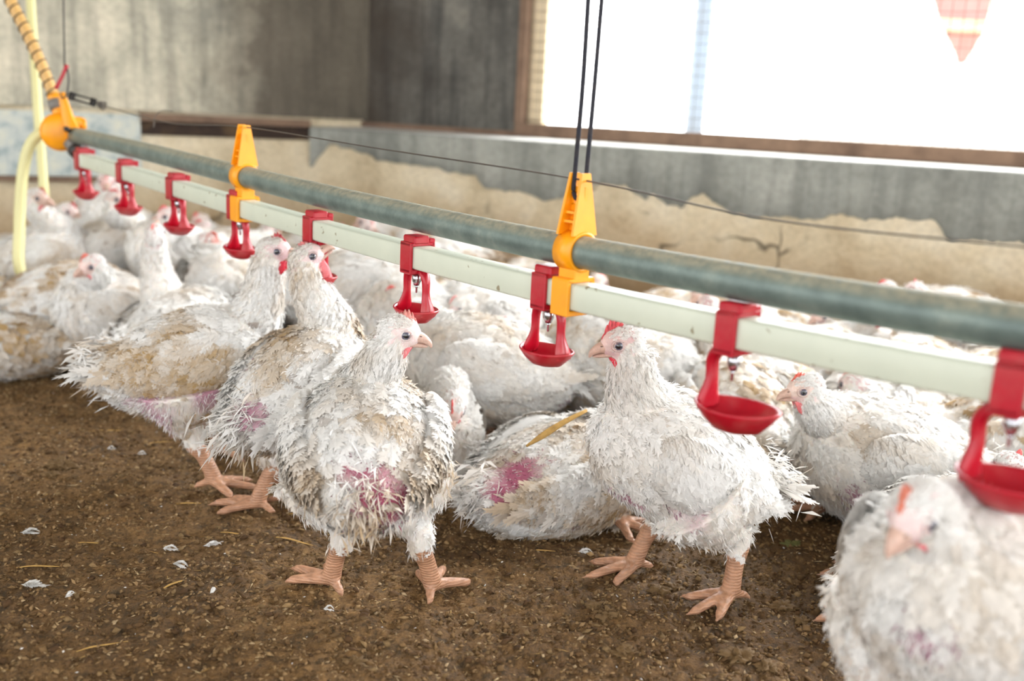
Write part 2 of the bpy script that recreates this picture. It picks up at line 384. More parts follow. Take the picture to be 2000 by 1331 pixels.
# ledge top, rising slightly to the window wall
R1=C0-nR*DP; HB=onplane(1500,297,R1,nR)[2]
V=[];UV=[]
for q in np.arange(.0,WL,.1):
    p=C0+dR*q; V+=[p+nR*.0+Z3*(top+.0005),p-nR*(DP+.01)+Z3*HB]; UV+=[(q,0),(q,.2)]
Fc=[(2*i,2*i+2,2*i+3,2*i+1) for i in range(len(V)//2-1)]
M['w_ledge']=wallmat('pale_ledge',[(.35,(196,196,190)),(.6,(222,222,216))],None,8)
struct(obj('trim_7',V,Fc,M['w_ledge'],None,None,UV,False))
def sR(x,y,off=0): q=onplane(x,y,R1+nR*off,nR); return float(np.dot(q-R1,dR)),float(q[2])
w0,_=sR(1008,200); WT=1.7; WE=4.6
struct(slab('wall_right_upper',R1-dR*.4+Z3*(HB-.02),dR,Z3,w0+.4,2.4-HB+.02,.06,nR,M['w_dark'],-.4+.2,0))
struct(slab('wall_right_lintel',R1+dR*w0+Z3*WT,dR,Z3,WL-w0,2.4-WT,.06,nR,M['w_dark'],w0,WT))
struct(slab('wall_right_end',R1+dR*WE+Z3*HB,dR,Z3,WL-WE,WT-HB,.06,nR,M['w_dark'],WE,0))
struct(slab('trim_8',C0-dR*.0+nR*.004+Z3*(HL+.002)-nR*DP*.985,dR,Z3,w0,.022,.03,nR,M['wood'],0,0))
# window: timber frame and wire screen
wn=empty('window_1',R1+dR*w0+Z3*HB); struct(wn); FW=.03
slab('window_frame',R1+dR*w0+nR*.004+Z3*(HB+.0),dR,Z3,WE-w0,.036,.05,nR,M['wood'],0,0,wn)
slab('window_frame',R1+dR*w0+nR*.005+Z3*(HB+.036),dR,Z3,.022,WT-HB-.036,.05,nR,M['wood'],0,0,wn)
slab('window_frame',R1+dR*w0+nR*.004+Z3*(WT-.04),dR,Z3,WE-w0,.04,.05,nR,M['wood'],0,0,wn)
slab('window_frame',R1+dR*(WE-.03)+nR*.005+Z3*(HB+.036),dR,Z3,.03,WT-HB-.076,.05,nR,M['wood'],0,0,wn)
slab('window_reveal',R1+dR*(w0+.022)-nR*.03+Z3*(HB+.036),dR,Z3,.045,WT-HB-.04,.03,nR,M['w_cream'],0,0,wn)
mb=MB(); r=.0007
for q in np.arange(w0+.03,WE-.03,.026):
    p=R1+dR*q-nR*.02; mb.add(*loft([p+Z3*(HB+.03),p+Z3*(WT-.04)],[r,r],[r,r],dR,4))
for z in np.arange(HB+.045,WT-.04,.026):
    mb.add(*loft([R1+dR*(w0+.02)-nR*.0215+Z3*z,R1+dR*(WE-.03)-nR*.0215+Z3*z],[r,r],[r,r],Z3,4))
mb.build('wire_screen',M['cable'],wn)
# ceiling and floor
cpts=[C0-nR*.2-dL*.3,C0+dR*WL-nR*.2,np.array((4.6,-2.,0)),np.array((-3.6,-2.,0)),C0+dL*3.7-nL*.1]
cv=[p*np.array((1,1,0))+Z3*2.4 for p in cpts]+[p*np.array((1,1,0))+Z3*2.46 for p in cpts]
struct(obj('ceiling',cv,[(0,1,2,3,4),(9,8,7,6,5)]+[(i,(i+5),(i+1)%5+5,(i+1)%5) for i in range(5)],M['w_ceil'],None,None,None,False))
def vnoise(X,Y,s,seed):
    r=np.random.default_rng(seed); G=r.random((256,256)); x=X*s+1000;y=Y*s+1000; xi=np.floor(x).astype(int);yi=np.floor(y).astype(int);fx=x-xi;fy=y-yi
    fx=fx*fx*(3-2*fx);fy=fy*fy*(3-2*fy);g=lambda a,b:G[a%256,b%256]
    return (g(xi,yi)*(1-fx)+g(xi+1,yi)*fx)*(1-fy)+(g(xi,yi+1)*(1-fx)+g(xi+1,yi+1)*fx)*fy-.5
def fh(X,Y):
    X=np.asarray(X,float);Y=np.asarray(Y,float); ridge=np.clip(vnoise(X,Y,14,5)+.02,0,1)*np.clip(vnoise(X,Y,5,9)+.15,0,1)
    return .006*vnoise(X,Y,6,1)+.007*vnoise(X,Y,30,2)+.006*vnoise(X+.3*Y,Y,80,3)+.0034*vnoise(X,Y,180,4)+.05*ridge*.55-.004
xs=np.concatenate([np.arange(-3,-1.2,.06),np.arange(-1.2,-.5,.012),np.arange(-.5,.75,.0045),np.arange(.75,1.3,.012),np.arange(1.3,4,.06)])
ys=np.concatenate([np.arange(-2.,.62,.08),np.arange(.62,1.5,.0045),np.arange(1.5,2.4,.012),np.arange(2.4,4.6,.06)])
X,Y=np.meshgrid(xs,ys); ZZ=fh(X,Y); V=np.column_stack([X.ravel(),Y.ravel(),ZZ.ravel()])
nx=len(xs);ny=len(ys); I,J=np.meshgrid(np.arange(nx-1),np.arange(ny-1)); A=(J*nx+I).ravel()
struct(obj('floor',V,np.column_stack([A,A+1,A+nx+1,A+nx]),M['litter']))
#@@OUTSIDE
# ------------------------------------------------------------------ outside the window
og=obj('ground_outside',*box((0,14,-.35),(16,0,0),(0,10.4,0),(0,0,.05)),M['dirt_out'],None,None,None,False); struct(og)
pz=PZ(1366,120,3.9)
t=empty('steel_post',(pz[0],pz[1],-.3),'pale bluish steel post standing outside beyond the window screen','post')
obj('post_shaft',*box((pz[0],pz[1],.95),(.032,0,0),(0,.032,0),(0,0,1.25),.006),simple('pale_blue_paint',(160,182,208),.5,nscale=10,amt=.1),t,None,None,False)
obj('base_plate',*box((pz[0],pz[1],-.292),(.08,0,0),(0,.08,0),(0,0,.008),.003),M['cable'],t,None,None,False)
# white tarpaulin with a V opening, ochre-red building behind
def q3(x,y,Z): return PZ(x,y,Z)
tarp=[(1560,-260),(1745,-160),(1768,-60),(1822,0),(1838,50),(1862,100),(1873,128),(1888,122),(1905,95),(1925,60),(1940,0),(1975,-120),(2020,-260),(2500,-260),(2500,420),(1560,420)]
Zt=4.3; n_=f_
V=[q3(x,y,Zt) for x,y in tarp]; n=len(V); V2=[v+f_*.01 for v in V]
tp=obj('white_tarpaulin',V+V2,[tuple(range(n)),tuple(range(n,2*n))[::-1]]+[(i,(i+1)%n,n+(i+1)%n,n+i) for i in range(n)],M['white_out'],None,None,None,False)
tag(tp,'sunlit white tarpaulin outside the window with a V shaped gap at its top','tarpaulin')
bo=empty('outbuilding',PZ(1880,60,9)*np.array((1,1,0)),'reddish brown building seen through the V gap in the white tarpaulin','building')
b0=PZ(1880,60,9.)
obj('wall',*box((b0[0],b0[1]+1,1.2),(.75,0,0),(0,1,0),(0,0,1.6)),M['brown_out'],bo,None,None,False)
zz=PZ(1880,50,8.95)
obj('fascia_board',*box((b0[0],b0[1]-.03,zz[2]),(.75,0,0),(0,.03,0),(0,0,.045)),M['w_cream'],bo,None,None,False)
obj('roof',*box((b0[0],b0[1]+.8,2.86),(.85,0,0),(0,1.3,0),(0,0,.05)),M['brown_out'],bo,None,None,False)
#@@DRINKER
# ------------------------------------------------------------------ drinker line
def Zn(n): return .775*(1+.2*n)
xn=lambda n:(1440-149*n)/(1+.2*n)
wy=[(-1.6,838),(-1,745),(0,648),(1,572),(2,500),(3,446),(4,401),(5,370),(6,338),(7,312)]
gy=[(-1.6,712),(-1,640),(0,548),(.85,508),(1,496),(2,433),(3,382),(4,344),(5,312),(6,289),(7.25,262)]
def gpix(n):
    a=[q[0] for q in gy]
    return float(np.interp(n,a,[q[1] for q in gy]))
# pipes through measured centre points, in space
def WP(n):
    ns=[q[0] for q in wy]; return PZ(xn(n),float(np.interp(n,ns,[q[1] for q in wy])),Zn(n))
WN=np.array([-1.6,-1,0,1,2,3,4,5,6,7]); WPs=np.array([WP(n) for n in WN])
# smooth height with a low-order fit (pipe sags gently between its hangers)
cz=np.polyfit(WN,WPs[:,2],3); cx=np.polyfit(WN,WPs[:,0],1); cy=np.polyfit(WN,WPs[:,1],1)
def wp(n): return np.array((np.polyval(cx,n),np.polyval(cy,n),np.polyval(cz,n)))
GPY={-1:(1985,642),.0:(1440,534),.85:(1140,505),2:(790,424),3:(600,378),4:(450,335),5.5:(300,298),7.1:(170,270)}
gN=np.array([-1,0,.85,2,3,4,5.5,7.1]); gH=[]
for n,(x,y) in zip(gN,GPY.values()):
    b=wp(n); d=ray(x,y); pn=nrm(np.cross(wp(1)-wp(0),Z3)); t_=np.dot(b-CP,pn)/np.dot(d,pn); gH.append((CP+d*t_)[2]-b[2])
print('grey pipe offsets',[round(float(v),4) for v in gH])
cg=np.polyfit(gN,gH,2)
def gp(n): return wp(n)+Z3*float(np.polyval(cg,n))
dP=nrm((wp(0)-wp(1))*np.array((1,1,0)))  # toward camera right
nP=np.array((-dP[1],dP[0],0)); 
if nP[1]>0:nP=-nP                         # faces the camera
NS=np.linspace(-2.6,7.0,60)
hw=.0125
o=obj('water_pipe',*loft([wp(n) for n in NS],[hw*1.]*60,[hw]*60,nP,4),M['pvc']) if False else None
def rsq(n,h,b):
    P=[];
    for cxx,cyy in((1,1),(-1,1),(-1,-1),(1,-1)):
        for a in(0,45,90):
            aa=math.radians(a+{(1,1):0,(-1,1):90,(-1,-1):180,(1,-1):270}[(cxx,cyy)]); P.append(((h-b)*cxx+b*math.cos(aa),(h-b)*cyy+b*math.sin(aa)))
    return P
V=[];Fc=[];prof=rsq(0,hw,.003);k=len(prof)
for n in NS:
    c=wp(n)
    for a,b in prof: V.append(c+nP*a+Z3*b)
for i in range(len(NS)-1):
    for j in range(k): q=(j+1)%k; Fc.append((i*k+j,i*k+q,(i+1)*k+q,(i+1)*k+j))
Fc+= [tuple(range(k)),tuple((len(NS)-1)*k+j for j in range(k))[::-1]]
tag(obj('water_pipe',V,Fc,M['pvc']),'long square white water pipe carrying the red drinkers across the barn','pipe')
NG=np.linspace(-2.6,7.2,60)
tag(obj('support_pipe',*tube([gp(n) for n in NG],.0148,20),M['galv']),'long round grey galvanised support pipe running above the white pipe','pipe')
def bowl(c,a,b,dep,th,ax,ay,pt=.55):
    """pointed-oval bowl; ax long axis"""
    n=28;V=[];Fc=[];R=[]
    prof=[(1.0,0.),(1.06,.0012),(1.10,0.),(1.05,-.12*dep),(.9,-.45*dep),(.62,-.85*dep),(.3,-1.*dep)]
    inn=[(.94,-.1*dep),(.78,-.42*dep),(.5,-.72*dep),(.2,-.85*dep)]
    rings=inn[::-1]+prof
    for s,z in rings:
        for j in range(n):
            t=2*math.pi*j/n; ca,sa=math.cos(t),math.sin(t)
            ex=math.copysign(abs(ca)**.95,ca); ey=math.copysign(abs(sa)**1.25,sa)
            up=.10*dep*abs(ca)**4
            V.append(np.asarray(c)+ax*(a*s*ex)+ay*(b*s*ey)+Z3*(z+up*(s>.8)))
    m=len(rings)
    for i in range(m-1):
        for j in range(n): k=(j+1)%n; Fc.append((i*n+j,i*n+k,(i+1)*n+k,(i+1)*n+j))
    Fc.append(tuple(range(n))[::-1]);Fc.append(tuple((m-1)*n+j for j in range(n)))
    return V,Fc
names={-1:'red drip cup drinker at the right edge, single arm, bowl cut by the frame',0:'large blurred red drinker with one arm, in front of the big striding hen',1:'red two-armed drinker just left of the near yellow hanger',2:'red two-armed drinker above the comb of the hen with its back turned',3:'red drinker whose nipple the hen with raised head drinks from',4:'red drinker right beside the far yellow hanger',5:'red drinker between the two left hens and the far yellow hanger',6:'red drinker that the raised brownish-headed hen at left reaches for',7:'red drinker at the left end of the white pipe beside the regulator'}
def drinker(n):
    c=wp(n); tl=nrm(wp(n-.1)-wp(n+.1)); R=empty('drip_cup_drinker',c-Z3*.07,names[n],'drinker','red drinkers on the white pipe')
    single=n<1; w=.0098
    mb=MB()
    # strap round the pipe
    for s in(1,-1): mb.add(*box(c+nP*s*(hw+.002),tl*w,nP*.002,Z3*(hw+.004),.001))
    mb.add(*box(c-Z3*(hw+.0028),tl*w,nP*(hw+.004),Z3*.0028,.001))
    mb.add(*box(c+Z3*(hw+.0018),tl*w*1.0,nP*(hw+.004),Z3*.0022,.001))
    o1=mb.build('pipe_clamp',M['red'],R,False)
    mb=MB(); mb.add(*box(c+Z3*(hw+.0065)+nP*.002,tl*w*1.15,nP*(hw*.8),Z3*.0042,.0015)); mb.add(*box(c+Z3*(hw+.0045)-nP*(hw+.001),tl*w*.9,nP*.004,Z3*.003,.001))
    mb.build('top_catch',M['red'],R,False)
    # nipple
    q=c-Z3*(hw+.0056); mb=MB(); mb.add(*loft([q,q-Z3*.009,q-Z3*.011,q-Z3*.014],[.0052,.0052,.004,.003],[.0052,.0052,.004,.003],tl,14))
    mb.add(*loft([q-Z3*.014,q-Z3*.0165,q-Z3*.017,q-Z3*.022,q-Z3*.0225],[.0017,.0017,.0011,.0011,.0005],[.0017,.0017,.0011,.0011,.0005],tl,10))
    mb.build('nipple',M['tin'],R)
    if single:
        bc=c-Z3*.0605+tl*.008; a=.0350;b=.026; arms=[-1]; dd=.020
    else: bc=c-Z3*.0585; a=.0290;b=.021; arms=[-1,1]; dd=.015
    o=MB().add(*bowl(bc,a,b,dd,.001,tl,nP)).build('cup',M['red'],R)
    for s in arms:
        top=c-Z3*(hw+.003)+tl*s*.009; P=[top+Z3*.001,top+tl*s*.006-Z3*.004,top+tl*s*.0085-Z3*.012,bc+tl*s*(a*.62)+Z3*.016,bc+tl*s*(a*.74)+Z3*.002,bc+tl*s*(a*.8)-Z3*.005]
        if single: P=[top+Z3*.001,top+tl*s*.007-Z3*.004,top+tl*s*.011-Z3*.012,bc+tl*s*(a*.78)+Z3*.018,bc+tl*s*(a*.84)+Z3*.002,bc+tl*s*(a*.8)-Z3*.006]
        ak=1.45 if single else 1.08; mb=MB().add(*loft(P,np.array([.006,.0055,.0046,.0046,.0085,.009])*ak,np.array([.0035,.003,.003,.0028,.0035,.003])*ak*1.1,nP,12,16))
        mb.add(*loft(P[2:],[.001,.001,.0015,.001],[.0042,.0042,.0055,.004],nP,8,10))
        mb.build('arm',M['red'],R)
for n in range(-1,8): drinker(n)
# water in the nearest cups is a film, left to the gloss; hangers
def ring(mb,c,t,a,b,ro,ri,w,n=28):
    V=[];Fc=[]
    for j in range(n):
        q=2*math.pi*j/n; d=a*math.cos(q)+b*math.sin(q)
        V+=[c+d*ri-t*w,c+d*ro-t*w,c+d*ro+t*w,c+d*ri+t*w]
    for j in range(n):
        k=(j+1)%n
        for i in range(4): Fc.append((4*j+i,4*j+(i+1)%4,4*k+(i+1)%4,4*k+i))
    mb.add(V,Fc)
def hanger(n,label,cord=True):
    c=wp(n); g=gp(n); t=nrm(wp(n-.1)-wp(n+.1)); R=empty('pipe_hanger',c,label,'hanger'); w=.011
    mb=MB()
    for s in(1,-1): mb.add(*box(c+nP*s*(hw+.0025),t*w,nP*.0024,Z3*(hw+.003),.001))
    mb.add(*box(c-Z3*(hw+.003),t*w,nP*(hw+.0048),Z3*.0025,.001)); mb.add(*box(c+Z3*(hw+.002),t*w,nP*(hw+.0045),Z3*.002,.001))
    mb.build('lower_clamp',M['yellow'],R,False)
    mb=MB(); ring(mb,g,t,nP,Z3,.0185,.0149,w); mb.build('pipe_ring',M['yellow'],R)
    z0=c[2]+hw+.003; z1=g[2]-.0165; mb=MB()
    P=[c+Z3*(hw+.003),c*.5+g*.5+Z3*0,g-Z3*.016]
    P=[np.array((P[0][0],P[0][1],z0)),np.array((c[0],c[1],(z0+z1)/2)),np.array((g[0],g[1],z1))]
    mb.add(*loft(P,[hw+.002,.009,.011],[w,w*.9,w],nP,4,6)) if False else mb.add(*box((P[0]+P[2])/2,t*w*.98,nP*.0095,Z3*(max(z1-z0,.002)/2+.002),.001))
    mb.build('waist_block',M['yellow'],R,False)
    # tapered channel tower: two cheeks and a web with a cord eye
    T0=g+Z3*.015; ht=.055; mb=MB()
    for s in(1,-1):
        V=[T0+t*s*(w)+nP*.015,T0+t*s*(w)-nP*.015,T0+t*s*(w*.75)-nP*.0052+Z3*ht,T0+t*s*(w*.75)+nP*.0052+Z3*ht]
        V+= [v-t*s*.0028 for v in V]
        mb.add(V,[(0,1,2,3),(4,7,6,5),(0,4,5,1),(1,5,6,2),(2,6,7,3),(3,7,4,0)])
    for za,zb in((0,.028),(.037,.043)):
        mb.add(*box(T0+Z3*(za+zb)/2+nP*0.0,t*w*.85,nP*.0016,Z3*(zb-za)/2))
    for s in(1,-1): mb.add(*box(T0+Z3*.0325+t*s*w*.62,t*w*.24,nP*.0016,Z3*.006))
    for z in(.012,.02): mb.add(*box(T0+Z3*z+nP*.0,t*w*.8,nP*(.0125-z*.2),Z3*.0012))
    mb.build('tower',M['yellow'],R,False)
    if cord:
        e=T0+Z3*.032; cr=MB(); dz=2.4-e[2]
        P=[e-t*.004+Z3*(dz*q_) for q_ in(1,.8,.6,.4,.2,.1,.05)]+[e+Z3*.03-t*.0045+nP*.002,e+Z3*.008-t*.004+nP*.003,e+nP*.002,e+Z3*.008+t*.004-nP*.003,e+Z3*.03+t*.005-nP*.003]+[e+t*(.005+.05*q_)+Z3*(dz*q_)-nP*.003 for q_ in(.05,.1,.2,.4,.6,.8,1)]
        cr.add(*tube(P,.0021,10,160))
        o=cr.build('hanging_cord',M['rope']); tag(o,'looped black cord holding up the near yellow hanger','cord')
    return T0
TA=hanger(.86,'near yellow plastic hanger joining the grey and white pipes, held by black cords')
TB=hanger(3.93,'far yellow plastic hanger on the pipes, without a cord loop',False)
# anti-perch cable
e1=PZ(205,208,Zn(6.6)); P=[e1,PZ(330,240,Zn(5.3)),TB+Z3*.052,(TB+TA)/2+Z3*.0500,TA+Z3*.049,PZ(1500,428,Zn(-.1)),PZ(2000,482,Zn(-1.0)),PZ(2300,512,Zn(-1.4))]
tag(obj('steel_cable',*tube(P,.0009,6,80),M['cable']),'thin steel cable stretched above the grey pipe from the left turnbuckle','cable')
tag(obj('cable_whisker',*tube([PZ(300,250,Zn(5.6)),PZ(303,228,Zn(5.6)),PZ(316,217,Zn(5.6)),PZ(338,218,Zn(5.6))],.0007,6,16),M['cable']),'loose bent end of steel wire curling above the cable','wire')
# turnbuckle
Zt=Zn(6.9); A_=PZ(140,188,Zt);B_=PZ(182,200,Zt); d=nrm(B_-A_); s_=nrm(np.cross(d,f_)); tb=empty('turnbuckle',A_,'small black turnbuckle and coiled wire at the left end of the cable','turnbuckle')
mb=MB()
for s in(1,-1): mb.add(*tube([A_+s_*s*.005,B_+s_*s*.005],.0018,8))
for q in(A_,B_): mb.add(*box(q,d*.005,s_*.0075,nrm(np.cross(d,s_))*.004,.001))
mb.build('body',M['black'],tb)
C1=PZ(128,184,Zt);D1=PZ(205,208,Zt)
for q_ in ([C1,A_],[B_,D1]): MB().add(*tube(q_,.0016,8)).build('threaded_rod',M['cable'],tb)
co=[]
for i in range(60):
    q=i/59; a=q*2*math.pi*4; co.append(B_+(D1-B_)*(.45+.5*q)+ (s_*math.cos(a)+nrm(np.cross(d,s_))*math.sin(a))*(.005+.003*q))
MB().add(*tube(co,.0011,6)).build('wire_coil',M['cable'],tb)
# pressure regulator at the left end
Zr=Zn(7.25); rg=empty('pressure_regulator',PZ(125,250,Zr),'yellow plastic water pressure regulator at the left end of the pipes','regulator')
Q=lambda x,y,dz=0:PZ(x,y,Zr+dz)
wpx=nrm(Q(140,250)-Q(110,250))
mb=MB().add(*loft([Q(118,258,.016),Q(118,258,.006),Q(118,258,-.008),Q(118,258,-.016)],[.018,.034,.036,.022],[.018,.034,.036,.022],r_,24)); mb.build('diaphragm_housing',M['yellow'],rg)
MB().add(*loft([Q(104,186),Q(109,200),Q(117,225),Q(122,245)],[.012,.0115,.013,.018],[.01]*4,r_,14,12)).build('riser_body',M['yellow'],rg)
MB().add(*loft([Q(120,182,-.015),Q(126,205,-.015),Q(135,240,-.015),Q(150,272,-.02)],[.007,.009,.013,.012],[.004]*4,r_,8,12)).build('bracket',M['yellow'],rg)
MB().add(*loft([Q(140,238,-.01),Q(158,243,0),Q(165,252,.0)],[.010,.013,.006],[.004]*3,Z3,10,8)).build('lever',M['yellow'],rg)
MB().add(*tube([Q(106,196),Q(112,214)],.0135,14)).build('grey_collar',M['greyplast'],rg)
MB().add(*tube([Q(136,276),Q(150,290)],.0145,16)).build('outlet_neck',M['greyplast'],rg)
MB().add(*tube([Q(146,288),Q(158,300)],.0175,16)).build('outlet_nut',M['black'],rg)
MB().add(*tube([Q(98,262),Q(108,260)],.0125,14)).build('hose_spigot',M['greyplast'],rg)
MB().add(*tube([Q(129,252,-.05),Q(134,254,-.03)],.005,10)).build('screw',M['black'],rg)
# ribbed breather hose with black spiral
hp=[Q(104,184),Q(78,120),Q(48,55),Q(20,0),Q(-30,-110),Q(-60,-220)]
rb=empty('ribbed_hose',Q(104,184),'tan breather hose wrapped with a black spiral rising from the regulator','hose')
MB().add(*tube(hp,.0105,16,50)).build('tube_wall',M['rib'],rb)
c_=catmull(hp,400);co=[];tt=0
for i in range(399):
    t=nrm(c_[i+1]-c_[i]); s=nrm(np.cross(t,f_)); b=np.cross(t,s); tt+=np.linalg.norm(c_[i+1]-c_[i]); a=tt/.0195*2*math.pi; co.append(c_[i]+(s*math.cos(a)+b*math.sin(a))*.0115)
MB().add(*tube(co,.0012,6)).build('spiral',M['black'],rb)
# pale hoses
pv=[PZ(54,-180,Zr+.16),PZ(60,0,Zr+.16),PZ(68,120,Zr+.15),PZ(75,230,Zr+.15),PZ(82,320,Zr+.15),PZ(88,400,Zr+.16),PZ(95,540,Zr+.2)]
tag(obj('vertical_hose',*tube(pv,.0095,14,40),M['hose']),'pale yellow hose hanging straight down the left wall','hose')
pv=[Q(100,261),Q(78,262),Q(58,285),Q(46,330),Q(40,390),Q(38,450),Q(38,520),Q(60,575)]
tag(obj('curved_hose',*tube(pv,.0105,14,40),M['hose']),'pale yellow hose bending down in an arc from the regulator','hose')
# thin cord with red clip
cd=[PZ(118,-260,Zr-.05),PZ(124,0,Zr-.05),PZ(126,130,Zr-.05)]
tag(obj('suspension_cord',*tube(cd,.0014,8),M['rope']),'thin dark cord hanging to the red clip at left','cord')
tag(obj('red_clip',*loft([PZ(131,127,Zr-.05),PZ(122,148,Zr-.05),PZ(109,174,Zr-.05)],[.0045,.0034,.0042],[.003]*3,r_,8,8),M['red']),'small red cord adjuster clip above the yellow regulator','clip')
tag(obj('tie_cord',*tube([PZ(131,130,Zr-.05),PZ(134,158,Zr-.05),PZ(130,185,Zr-.05),PZ(122,192,Zr-.04),PZ(119,184,Zr-.03)],.0015,8,20),M['rope']),'short black cord tied from the red clip to the regulator bracket','cord')
# ------------------------------------------------------------------ hens
def pt_seg(Pn,a,b):
    d=b-a; t=np.clip(((Pn-a)@d)/(d@d+1e-12),0,1); return np.linalg.norm(Pn-(a+t[:,None]*d),axis=1),t
def featherset(pos,dr,nr,ln,wd,lift,curl,col,rng,jag=.25):
    """leaf-shaped barbed feathers, one 3x6 grid each"""
    n=len(pos); vs=np.array([0,.22,.45,.66,.84,1.]); wv=np.array([.45,.85,1.,.93,.68,.18]); us=np.array([-1,0,1.])
    dr=dr/(np.linalg.norm(dr,axis=1,keepdims=True)+1e-9); sd_=np.cross(nr,dr); sd_/= (np.linalg.norm(sd_,axis=1,keepdims=True)+1e-9)
    bend=rng.normal(0,.18,n); rid=rng.random(n)*40
    V=np.zeros((n,6,3,3)); UV=np.zeros((n,6,3,2)); C=np.zeros((n,6,3,3))
    for i,(v,w) in enumerate(zip(vs,wv)):
        for j,u in enumerate(us):
            ww=wd*w*(1+ (rng.random(n)-.6)*jag*2*(abs(u))*(i>1))
            vl=v*(1-(abs(u)*.12*(i==5))+ (rng.random(n)-.5)*.12*(i>2)*abs(u))
            V[:,i,j]=pos+dr*(ln*vl)[:,None]+nr*(ln*(lift*v-curl*v*v)-wd*.28*u*u)[:,None]+sd_*(ww*u+bend*ln*v*v)[:,None]
            UV[:,i,j,0]=u*.5+rid; UV[:,i,j,1]=v
            C[:,i,j]=col*(1-.05*(1-v)) if i<5 else col
    b=(np.arange(n)*18)[:,None]; q=[]
    for i in range(5):
        for j in range(2): q.append([i*3+j,i*3+j+1,(i+1)*3+j+1,(i+1)*3+j])
    Fq=(b[:,:,None]+np.array(q)[None]).reshape(-1,4)
    return V.reshape(-1,3),Fq,C.reshape(-1,3),UV.reshape(-1,2)
def barbset(pos,dr,nr,ln,wd,lift,curl,col,rng,nb=6):
    """loose contour feathers: tapered barb blades either side of a shaft"""
    n=len(pos); dr=dr/(np.linalg.norm(dr,axis=1,keepdims=True)+1e-9); sd_=np.cross(nr,dr); sd_/= (np.linalg.norm(sd_,axis=1,keepdims=True)+1e-9)
    bend=rng.normal(0,.16,n); Vs=[];Cs=[];Us=[]
    def P(u,v,j=0.):
        return pos+dr*(ln*v)[:,None]+nr*(ln*(lift*v-curl*v*v)-wd*.2*u*u+j)[:,None]+sd_*(wd*u+bend*ln*v*v)[:,None]
    for s in(-1,1):
        for i in range(nb):
            v0=i/nb*.80; env=math.sin(math.pi*min(1,.16+.86*(i+.3)/nb))**.6
            r1=rng.uniform(.75,1.15,n)*env; vv=rng.uniform(-.05,.09,n); jz=rng.normal(0,.0006,n); sp=.24*rng.uniform(.8,1.3,n)
            z0=np.zeros(n); a0=P(z0-.03*s,z0+v0,z0); a1=P(z0-.03*s,z0+v0+sp,z0); o1=P(s*r1*.62,v0+.13+vv*.4,jz*.5); o2=P(s*r1,v0+.30+vv,jz)
            Vs.append(np.stack([a0,o1,o2,a1],1)); k=rng.uniform(.93,1.04,n)[:,None]; Cs.append(np.repeat((col*k)[:,None],4,1)); u=np.zeros((n,4,2)); u[:,:,0]=(rng.random(n)*40)[:,None]; u[:,1,1]=.5;u[:,2,1]=1; Us.append(u)
    V=np.stack(Vs,1).reshape(-1,3); C=np.stack(Cs,1).reshape(-1,3); U=np.stack(Us,1).reshape(-1,2)
    return V,np.arange(len(V)).reshape(-1,4),C,U
def fuzz(pos,dr,ln,wd,col,rng):
    n=len(pos); dr=dr/(np.linalg.norm(dr,axis=1,keepdims=True)+1e-9)
    s=np.cross(dr,rng.normal(size=(n,3))); s/= (np.linalg.norm(s,axis=1,keepdims=True)+1e-9)
    V=np.zeros((n,4,3)); V[:,0]=pos-s*wd[:,None]; V[:,1]=pos+s*wd[:,None]
    mid=pos+dr*(ln*.55)[:,None]+s*(rng.normal(0,.08,n)*ln)[:,None]
    V[:,2]=mid+s*(wd*.7)[:,None]; V[:,3]=pos+dr*ln[:,None]-np.array((0,0,1.))*(ln*.12)[:,None]
    b=(np.arange(n)*4)[:,None]; Fq=np.concatenate([b+np.array([[0,1,2,3]])],0)
    C=np.repeat(col[:,None],4,1)
    UV=np.zeros((n,4,2)); UV[:,:,0]=(rng.random(n)*40)[:,None]; UV[:,3,1]=1
    return V.reshape(-1,3),Fq,C.reshape(-1,3),UV.reshape(-1,2)
def cat4(L):
    V=[];Fq=[];C=[];U=[];b=0
    for v,f,c,u in L: V.append(v);Fq.append(f+b);C.append(c);U.append(u);b+=len(v)
    return np.concatenate(V),np.concatenate(Fq),np.concatenate(C),np.concatenate(U)
WHITE=np.array((.93,.922,.90)); TAN=np.array(srgb(196,164,112)); MUD=np.array(srgb(120,90,56)); PURP=np.array(srgb(178,84,116))
